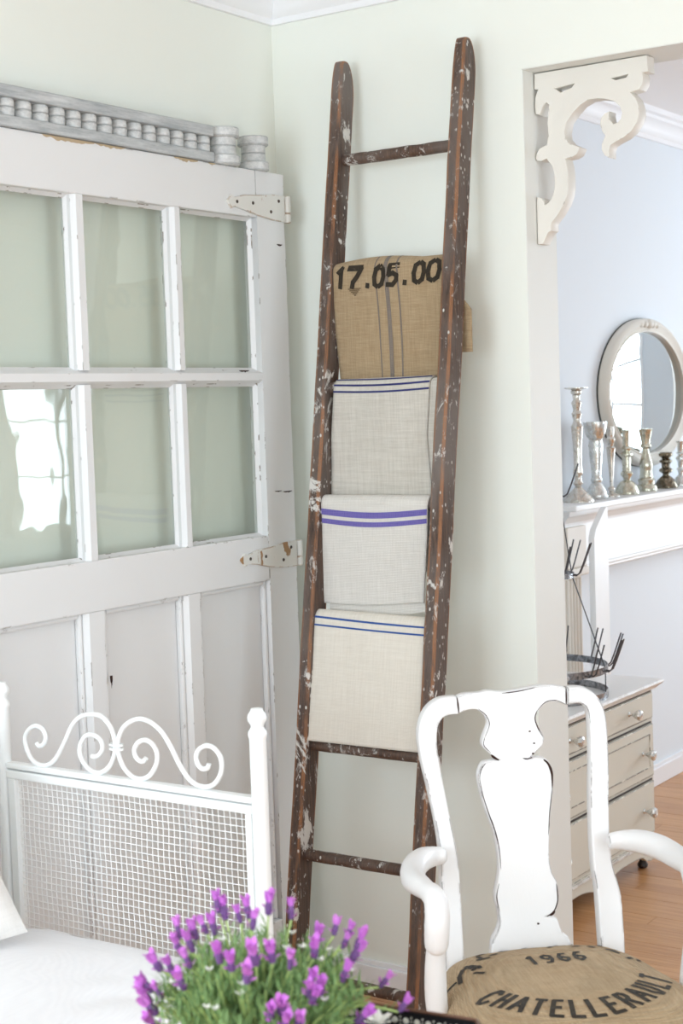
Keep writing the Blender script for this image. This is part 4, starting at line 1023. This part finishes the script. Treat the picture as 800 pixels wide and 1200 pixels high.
# ================================================================== beige dresser
DX0, DX1, DY0, DY1 = 0.03, 0.44, 0.553, 1.407
dr = thing('low_dresser', (0.23, 0.98, 0), 'distressed beige dresser with glass knobs and a white top', 'dresser')
MB().box(DX0, DX1, DY0, DY1, 0.105, 0.603).build('body', 'dresser', dr, False, 0.003)
q = MB(); prof = [(0.603, 0.0), (0.606, 0.012), (0.612, 0.018), (0.622, 0.030), (0.630, 0.034), (0.634, 0.031), (0.635, 0.0)]
q.loft([[(DX0 - 0.0, DY0 - o, z), (DX1 + o, DY0 - o, z), (DX1 + o, DY1 + o, z), (DX0 - 0.0, DY1 + o, z)] for z, o in ((0.603, 0.002), (0.606, 0.012), (0.612, 0.016), (0.620, 0.026), (0.627, 0.032), (0.632, 0.031), (0.635, 0.027))])
q.build('top', 'dresser_top', dr)
def knob(y, z, par):
    k = MB()
    pr = [(0.004, 0.0), (0.0085, 0.001), (0.005, 0.004), (0.0035, 0.010), (0.006, 0.014), (0.016, 0.030), (0.0185, 0.036), (0.016, 0.042), (0.009, 0.045), (0, 0.046)]
    rings = [[(DX1 + 0.012 + h, y + max(r, 0.0002) * math.cos(2 * PI * j / 8), z + max(r, 0.0002) * math.sin(2 * PI * j / 8)) for j in range(8)] for r, h in pr]
    k.loft(rings).build('glass_knob', 'crystal', par)
def drawer(z0, z1, kn, inset, inlay):
    y0, y1 = DY0 + inset, DY1 - inset
    MB().box(DX1 - 0.002, DX1 + 0.0025, y0 - 0.005, y1 + 0.006, z0 - 0.005, z1 + 0.005).build('drawer_gap', 'groove', dr)
    d = MB().box(DX1, DX1 + 0.012, y0, y1, z0, z1).build('drawer', 'dresser', dr, False, 0.003)
    if inlay:
        e = 0.03; w_ = 0.004
        for a in ((y0 + e, y1 - e, z1 - e - w_, z1 - e), (y0 + e, y1 - e, z0 + e, z0 + e + w_), (y0 + e, y0 + e + w_, z0 + e, z1 - e), (y1 - e - w_, y1 - e, z0 + e, z1 - e)):
            MB().box(DX1 + 0.011, DX1 + 0.0145, *a).build('panel_bead', 'dresser', d, False, 0.001)
    for s_ in (-1, 1): knob(0.98 + s_ * kn, (z0 + z1) / 2, d)
drawer(0.513, 0.598, 0.215, 0.022, False)
drawer(0.318, 0.492, 0.318, 0.022, True)
drawer(0.128, 0.300, 0.318, 0.022, False)
# beaded edge and scalloped apron
q = MB()
n = 62
for i in range(n):
    y_ = DY0 + 0.01 + (DY1 - DY0 - 0.02) * i / (n - 1)
    q.lathe([(0, -0.006), (0.0045, -0.004), (0.006, 0), (0.0045, 0.004), (0, 0.006)], (DX1 + 0.005, y_, 0.100), 8)
o = q.build('bead_trim', 'dresser_top', dr, True); o['kind'] = 'stuff'
ap = [(DY0, 0.110), (DY0, 0.03), (DY0 + 0.04, 0.028), (DY0 + 0.07, 0.035), (DY0 + 0.10, 0.052)]
for i in range(1, 24):
    t = i / 24; y_ = lerp(DY0 + 0.10, DY1 - 0.10, t); ap.append((y_, 0.055 + 0.014 * math.sin(t * PI) - 0.022 * math.exp(-((t - 0.5) / 0.16) ** 2) * 1.4))
ap += [(DY1 - 0.10, 0.052), (DY1 - 0.07, 0.035), (DY1 - 0.04, 0.028), (DY1, 0.03), (DY1, 0.110)]
outline('apron', [ap], 0.02, 'dresser', T(DX1 - 0.008, 0, 0) @ YZ, dr, 0.001, False)
for x in (DX0 + 0.03, DX1 - 0.03):
    for y_ in (DY0 + 0.035, DY1 - 0.035):
        MB().lathe([(0, 0), (0.012, 0), (0.017, 0.005), (0.018, 0.012), (0.013, 0.020), (0.010, 0.026), (0.016, 0.034), (0.022, 0.050), (0.022, 0.106), (0, 0.106)], (x, y_, 0), 16).build('foot', 'rubber', dr, True)

# ================================================================== galvanised bottle drying rack on the dresser
RX, RY, RZ = 0.245, 1.005, 0.635
rack = thing('bottle_rack', (RX, RY, RZ), 'galvanised bottle drying rack with upturned prongs standing on the dresser', 'bottle rack')
def band(r, z0, z1, mat='zinc'):
    N = 56; vs = []; fs = []
    for i in range(N):
        a = 2 * PI * i / N
        for rr, z in ((r, z0), (r, z1), (r - 0.0025, z1), (r - 0.0025, z0)): vs.append((RX + rr * math.cos(a), RY + rr * math.sin(a), z))
    for i in range(N):
        for j in range(4): a = i * 4 + j; b = ((i + 1) % N) * 4 + j; a2 = i * 4 + (j + 1) % 4; b2 = ((i + 1) % N) * 4 + (j + 1) % 4; fs.append((a, b, b2, a2))
    return MB().add(vs, fs).build('ring', mat, rack, True)
TIERS = [(0.205, 0.715, 12), (0.105, 1.015, 7), (0.070, 1.265, 5)]
band(0.205, RZ, RZ + 0.022); 
for r, z, n in TIERS:
    band(r, z, z + 0.022 if r > 0.2 else z + 0.014)
    for i in range(n):
        a = 2 * PI * (i + 0.35) / n
        for da in (-0.045, 0.045) if r > 0.2 else (-0.10, 0.10):
            b = a + da; ca, sa = math.cos(b), math.sin(b)
            pts = [(r - 0.002, z + 0.008), (r + 0.010, z + 0.006), (r + 0.020, z + 0.014), (r + 0.032, z + 0.042), (r + 0.056, z + 0.108)]
            MB().tube([(RX + q_[0] * ca, RY + q_[0] * sa, q_[1]) for q_ in pts], 0.0025, 7).build('prong', 'zinc_dark', rack, True)
for i in range(4):
    a = 2 * PI * (i + 0.12) / 4; ca, sa = math.cos(a), math.sin(a)
    pts = [(0.202, RZ + 0.01), (0.202, 0.73), (0.102, 1.02), (0.067, 1.27), (0.0, 1.36)]
    MB().tube([(RX + p[0] * ca, RY + p[0] * sa, p[1]) for p in pts], 0.0020, 7).build('strut', 'zinc_dark', rack, True)

# white peeling board leaning by the mantel
bd = [(1.443, 0.0), (1.555, 0.0)]
n = 40
for i in range(n): bd.append((1.555 + 0.003 * noise.noise((0, 3, i * 0.9)) + 0.002 * noise.noise((0, 9, i * 2.7)), 1.19 * (i + 1) / n))
bd += [(1.552, 1.200), (1.535, 1.195), (1.458, 1.13), (1.443, 1.10)]
bo = outline('peeling_board', [bd], 0.022, 'mantel', T(0.215, 0, 0) @ YZ, None, 0.001, False)
tag(bo, 'tall white board with a slanted top standing in front of the mantel', 'board')

# ================================================================== lavender in a pierced tray on a small table
LC = Vector((1.372, -1.953, 0.80))
A = math.radians(8.6); ax_, bx_ = Vector((math.cos(A), math.sin(A), 0)), Vector((math.sin(A), -math.cos(A), 0))
TC = Vector((1.566, -1.748, 0)) - ax_ * 0.175 + bx_ * 0.17
tb = thing('side_table', (TC.x, TC.y, 0), 'small white table under the lavender tray', 'table', None, A, False)
MB().box(-0.20, 0.20, -0.19, 0.19, 0.700, 0.725).build('table_top', 'table', tb, False, 0.004)
MB().box(-0.17, 0.17, -0.16, 0.16, 0.62, 0.700).build('table_apron', 'table', tb, False, 0.003)
for sx in (-1, 1):
    for sy in (-1, 1): MB().box(sx * 0.155 - 0.016, sx * 0.155 + 0.016, sy * 0.145 - 0.016, sy * 0.145 + 0.016, 0, 0.62).build('leg', 'table', tb, False, 0.004)
tray = thing('dotted_tray', (TC.x, TC.y, 0.725), 'black metal tray with a pale dotted rim around the lavender', 'tray', None, A, False)
MB().box(-0.172, 0.172, -0.167, 0.167, 0, 0.004).build('tray_floor', 'black_metal', tray)
RH = 0.072
def dot_mesh(r, n):
    q = MB().loft([[(r * math.cos(2 * PI * k / n), 0.0, r * math.sin(2 * PI * k / n)) for k in range(n)], [(r * 0.8 * math.cos(2 * PI * k / n), -0.0012, r * 0.8 * math.sin(2 * PI * k / n)) for k in range(n)]])
    me = bpy.data.meshes.new('dot'); me.from_pydata(q.v, [], q.f); return me
DOT, SPECK = dot_mesh(0.0042, 12), dot_mesh(0.0013, 6)
for (L, pos, rz) in ((0.344, (0, 0.168, 0), 0), (0.344, (0, -0.168, 0), PI), (0.334, (0.173, 0, 0), -PI / 2), (0.334, (-0.173, 0, 0), PI / 2)):
    mt_ = T(*pos) @ Matrix.Rotation(rz, 4, 'Z')
    q = MB().box(-L / 2, L / 2, -0.001, 0.001, 0, RH); me = bpy.data.meshes.new('tray_rim'); me.from_pydata(q.v, [], q.f); me.transform(mt_)
    rim = link('tray_rim', me, 'black_metal', tray)
    if rz not in (0, -PI / 2): continue
    n = int(L / 0.0150)
    for i in range(n):
        x = -L / 2 + (i + 0.5) * L / n
        o = link('pale_dot', DOT, 'dot', rim); o.matrix_local = mt_ @ T(x, -0.001, RH - 0.0125)
        if i < n - 1:
            for zz in (0.0075, 0.0125, 0.0175):
                o = link('pale_speck', SPECK, 'dot', rim); o.matrix_local = mt_ @ T(x + L / n / 2, -0.001, RH - zz)
pts = []
for cx, cy, a0 in ((0.160, 0.155, 0), (-0.160, 0.155, 90), (-0.160, -0.155, 180), (0.160, -0.155, 270)):
    for k in range(6): a = math.radians(a0 + 18 * k); pts.append((cx + 0.014 * math.cos(a), cy + 0.014 * math.sin(a), RH + 0.002))
pts.append(pts[0]); pts.append(pts[1])
MB().tube(pts, 0.0024, 8).build('rolled_edge', 'copper_edge', tray, True)

lav = thing('lavender_plant', (LC.x, LC.y, 0.729), 'bushy potted lavender with pink purple flower heads in the foreground', 'potted plant')
MB().lathe([(0, 0), (0.062, 0), (0.064, 0.004), (0.080, 0.085), (0.082, 0.086), (0.088, 0.088), (0.089, 0.110), (0.084, 0.112), (0.080, 0.108), (0.078, 0.10), (0, 0.098)], (LC.x, LC.y, 0.729), 28).build('pot', 'pot', lav, True)
MB().lathe([(0.078, 0.100), (0.04, 0.104), (0, 0.105)], (LC.x, LC.y, 0.729), 20).build('soil', 'soil', lav, True)
HEADS = [(-0.066,0.004,0.175),(-0.060,0.008,0.166),(-0.046,0.018,0.161),(-0.037,0.027,0.166),(-0.015,0.045,0.169),(-0.003,-0.001,0.165),(0.008,0.060,0.163),(-0.100,-0.034,0.148),(-0.086,-0.021,0.144),(-0.079,-0.013,0.150),(-0.068,-0.004,0.148),(-0.084,-0.033,0.132),(-0.099,-0.039,0.128),(-0.117,-0.062,0.110),(-0.092,-0.063,0.110),(-0.055,-0.074,0.130),(-0.005,-0.072,0.145),(0.019,-0.078,0.140),(0.040,-0.061,0.145),(0.053,-0.044,0.146),(0.075,-0.035,0.138),(0.062,0.042,0.143),(0.057,0.088,0.142),(0.073,0.097,0.136),(0.084,0.099,0.121),(0.071,0.093,0.124),(0.083,0.095,0.107),(0.108,0.034,0.108),(0.078,0.010,0.140),(-0.122,-0.077,0.086),(-0.120,-0.079,0.073),(-0.105,-0.090,0.065),(-0.097,-0.083,0.086),(-0.042,-0.101,0.113),(0.102,-0.029,0.117),(0.105,-0.038,0.110),(0.112,-0.036,0.103),(0.110,-0.023,0.109),(0.092,-0.078,0.098),(0.086,-0.089,0.094),(0.101,-0.081,0.083),(0.046,-0.081,0.130),(0.120,0.107,0.076),(0.144,0.111,0.050),(0.137,0.030,0.059),(-0.079,-0.115,0.059),(0.110,-0.068,0.084)]
rnd = random.Random(11)
def petal(m, base, d, up, L, W):
    """a thin curled bract"""
    s_ = d.cross(up).normalized(); pr = []
    for t, wf, lift in ((0, 0.35, 0), (0.35, 0.9, 0.02), (0.7, 1.0, 0.10), (1.0, 0.35, 0.28)):
        c = base + up * (L * t) + d * (L * lift); pr.append((c - s_ * W * wf / 2, c + d * 0.0009, c + s_ * W * wf / 2, c - d * 0.0009))
    m.loft(pr)
def leaf(m, base, d, L, W):
    s_ = d.cross(Vector((0, 0, 1)));
    if s_.length < 0.1: s_ = Vector((1, 0, 0))
    s_.normalize(); n_ = s_.cross(d)
    a, b, c = base, base + d * L * 0.5, base + d * L - Vector((0, 0, 0.12 * L))
    m.add([a, b - s_ * W, b + n_ * W * 0.4, b + s_ * W, c], [(0, 1, 2), (0, 2, 3), (1, 4, 2), (2, 4, 3), (0, 3, 1), (1, 3, 4)])
fol = MB()
for hd in HEADS:
    tip = LC + Vector(hd); root = Vector((LC.x + hd[0] * 0.28, LC.y + hd[1] * 0.28, 0.835))
    dirv = (tip - root); L = dirv.length; up = (dirv.normalized() + Vector((rnd.uniform(-0.3, 0.3), rnd.uniform(-0.3, 0.3), 0.9))).normalized()
    hb = tip - up * 0.020
    midp = root.lerp(hb, 0.5) + Vector((hd[0] * 0.06, hd[1] * 0.06, 0.01))
    path = smooth_path([root, midp, hb], 4)
    st = MB().tube(path, 0.0013, 6).build('flower_stem', 'stem', lav, True)
    # knobbly spike and the flag bracts at its tip
    k = MB(); prof = []
    HL = rnd.uniform(0.014, 0.020); sc = rnd.uniform(0.65, 1.1)
    pts = [hb + up * (HL * i / 8) for i in range(9)]
    k.tube(pts, [0.0022 * sc, 0.0048 * sc, 0.0040 * sc, 0.0054 * sc, 0.0046 * sc, 0.0055 * sc, 0.0046 * sc, 0.0046 * sc, 0.002 * sc], 9)
    k.build('flower_spike', 'spike', st, True)
    br = MB()
    nb = rnd.choice((4, 4, 5))
    for i in range(nb):
        a = 2 * PI * (i + rnd.random() * 0.5) / nb; d = Vector((math.cos(a), math.sin(a), 0)); d = (d - up * d.dot(up)).normalized()
        petal(br, hb + up * (HL * 0.75) + d * 0.002, d, up, rnd.uniform(0.015, 0.021) * sc, rnd.uniform(0.009, 0.0125) * sc)
    for i in range(3):
        a = 2 * PI * rnd.random(); d = Vector((math.cos(a), math.sin(a), 0)); d = (d - up * d.dot(up)).normalized()
        petal(br, hb + up * (HL * rnd.uniform(0.2, 0.5)) + d * 0.004, d, (up * 0.6 + d * 0.6).normalized(), 0.007 * sc, 0.005)
    br.build('flower_bracts', 'bract', st)
    for i in range(9):
        t = rnd.uniform(0.1, 0.92); p = path[0].lerp(path[-1], t); a = rnd.uniform(0, 2 * PI)
        leaf(fol, p, Vector((math.cos(a), math.sin(a), rnd.uniform(0.5, 1.6))).normalized(), rnd.uniform(0.018, 0.032), rnd.uniform(0.0012, 0.0020))
# leafy shoots filling the bush
stems = MB()
for k in range(380):
    a = rnd.uniform(0, 2 * PI); rr = math.sqrt(rnd.random()) * 0.138; h = 0.128 * math.sqrt(max(0.03, 1 - (rr / 0.152) ** 2)) * rnd.uniform(0.72, 1.06)
    tip = LC + Vector((rr * math.cos(a), rr * math.sin(a), h)); root = Vector((LC.x + 0.35 * rr * math.cos(a), LC.y + 0.35 * rr * math.sin(a), 0.83))
    md_ = root.lerp(tip, 0.5) + Vector((0.012 * math.cos(a), 0.012 * math.sin(a), 0))
    path = smooth_path([root, md_, tip], 3); stems.tube(path, [0.0016, 0.0015, 0.0014, 0.0013, 0.0012, 0.001, 0.0007][:len(path)], 5)
    for i in range(16):
        t = (i + rnd.random()) / 16; p = path[0].lerp(path[-1], t); b = i * 2.4 + rnd.uniform(-0.4, 0.4)
        leaf(fol, p, Vector((math.cos(b), math.sin(b), rnd.uniform(0.9, 2.6))).normalized(), rnd.uniform(0.016, 0.034), rnd.uniform(0.0011, 0.0020))
o = stems.build('leafy_shoots', 'stem', lav, True); o['kind'] = 'stuff'
o = fol.build('foliage', 'leaf', lav); o['kind'] = 'stuff'

# small white blossom at the tray edge
wf = thing('white_blossom', (1.455, -1.83, 0.729), 'small white blossom poking out beside the lavender at the tray rim', 'flower')
wc = Vector((1.455, -1.82, 0.797))
MB().tube([(1.452, -1.85, 0.7295), (1.455, -1.84, 0.76), wc], 0.0016, 6).build('stem', 'stem', wf, True)
for i in range(9):
    a = 2 * PI * i / 9; d = Vector((math.cos(a), math.sin(a), 0)); q = MB()
    petal(q, wc + d * 0.002, d, (Vector((0, 0, 1)) * (0.9 if i % 2 else 0.5) + d * 0.8).normalized(), 0.017, 0.010); q.build('petal', 'petal', wf)
# tiny pale florets scattered through the lavender foliage
for k in range(26):
    a = rnd.uniform(0, 2 * PI); rr = math.sqrt(rnd.random()) * 0.13; h = 0.135 * math.sqrt(max(0.05, 1 - (rr / 0.152) ** 2))
    c = LC + Vector((rr * math.cos(a), rr * math.sin(a), h)); q = MB()
    for i in range(4):
        b = i * PI / 2 + a; d = Vector((math.cos(b), math.sin(b), 0)); petal(q, c, d, (Vector((0, 0, 1)) + d).normalized(), 0.006, 0.004)
    q.build('pale_floret', 'petal', lav)
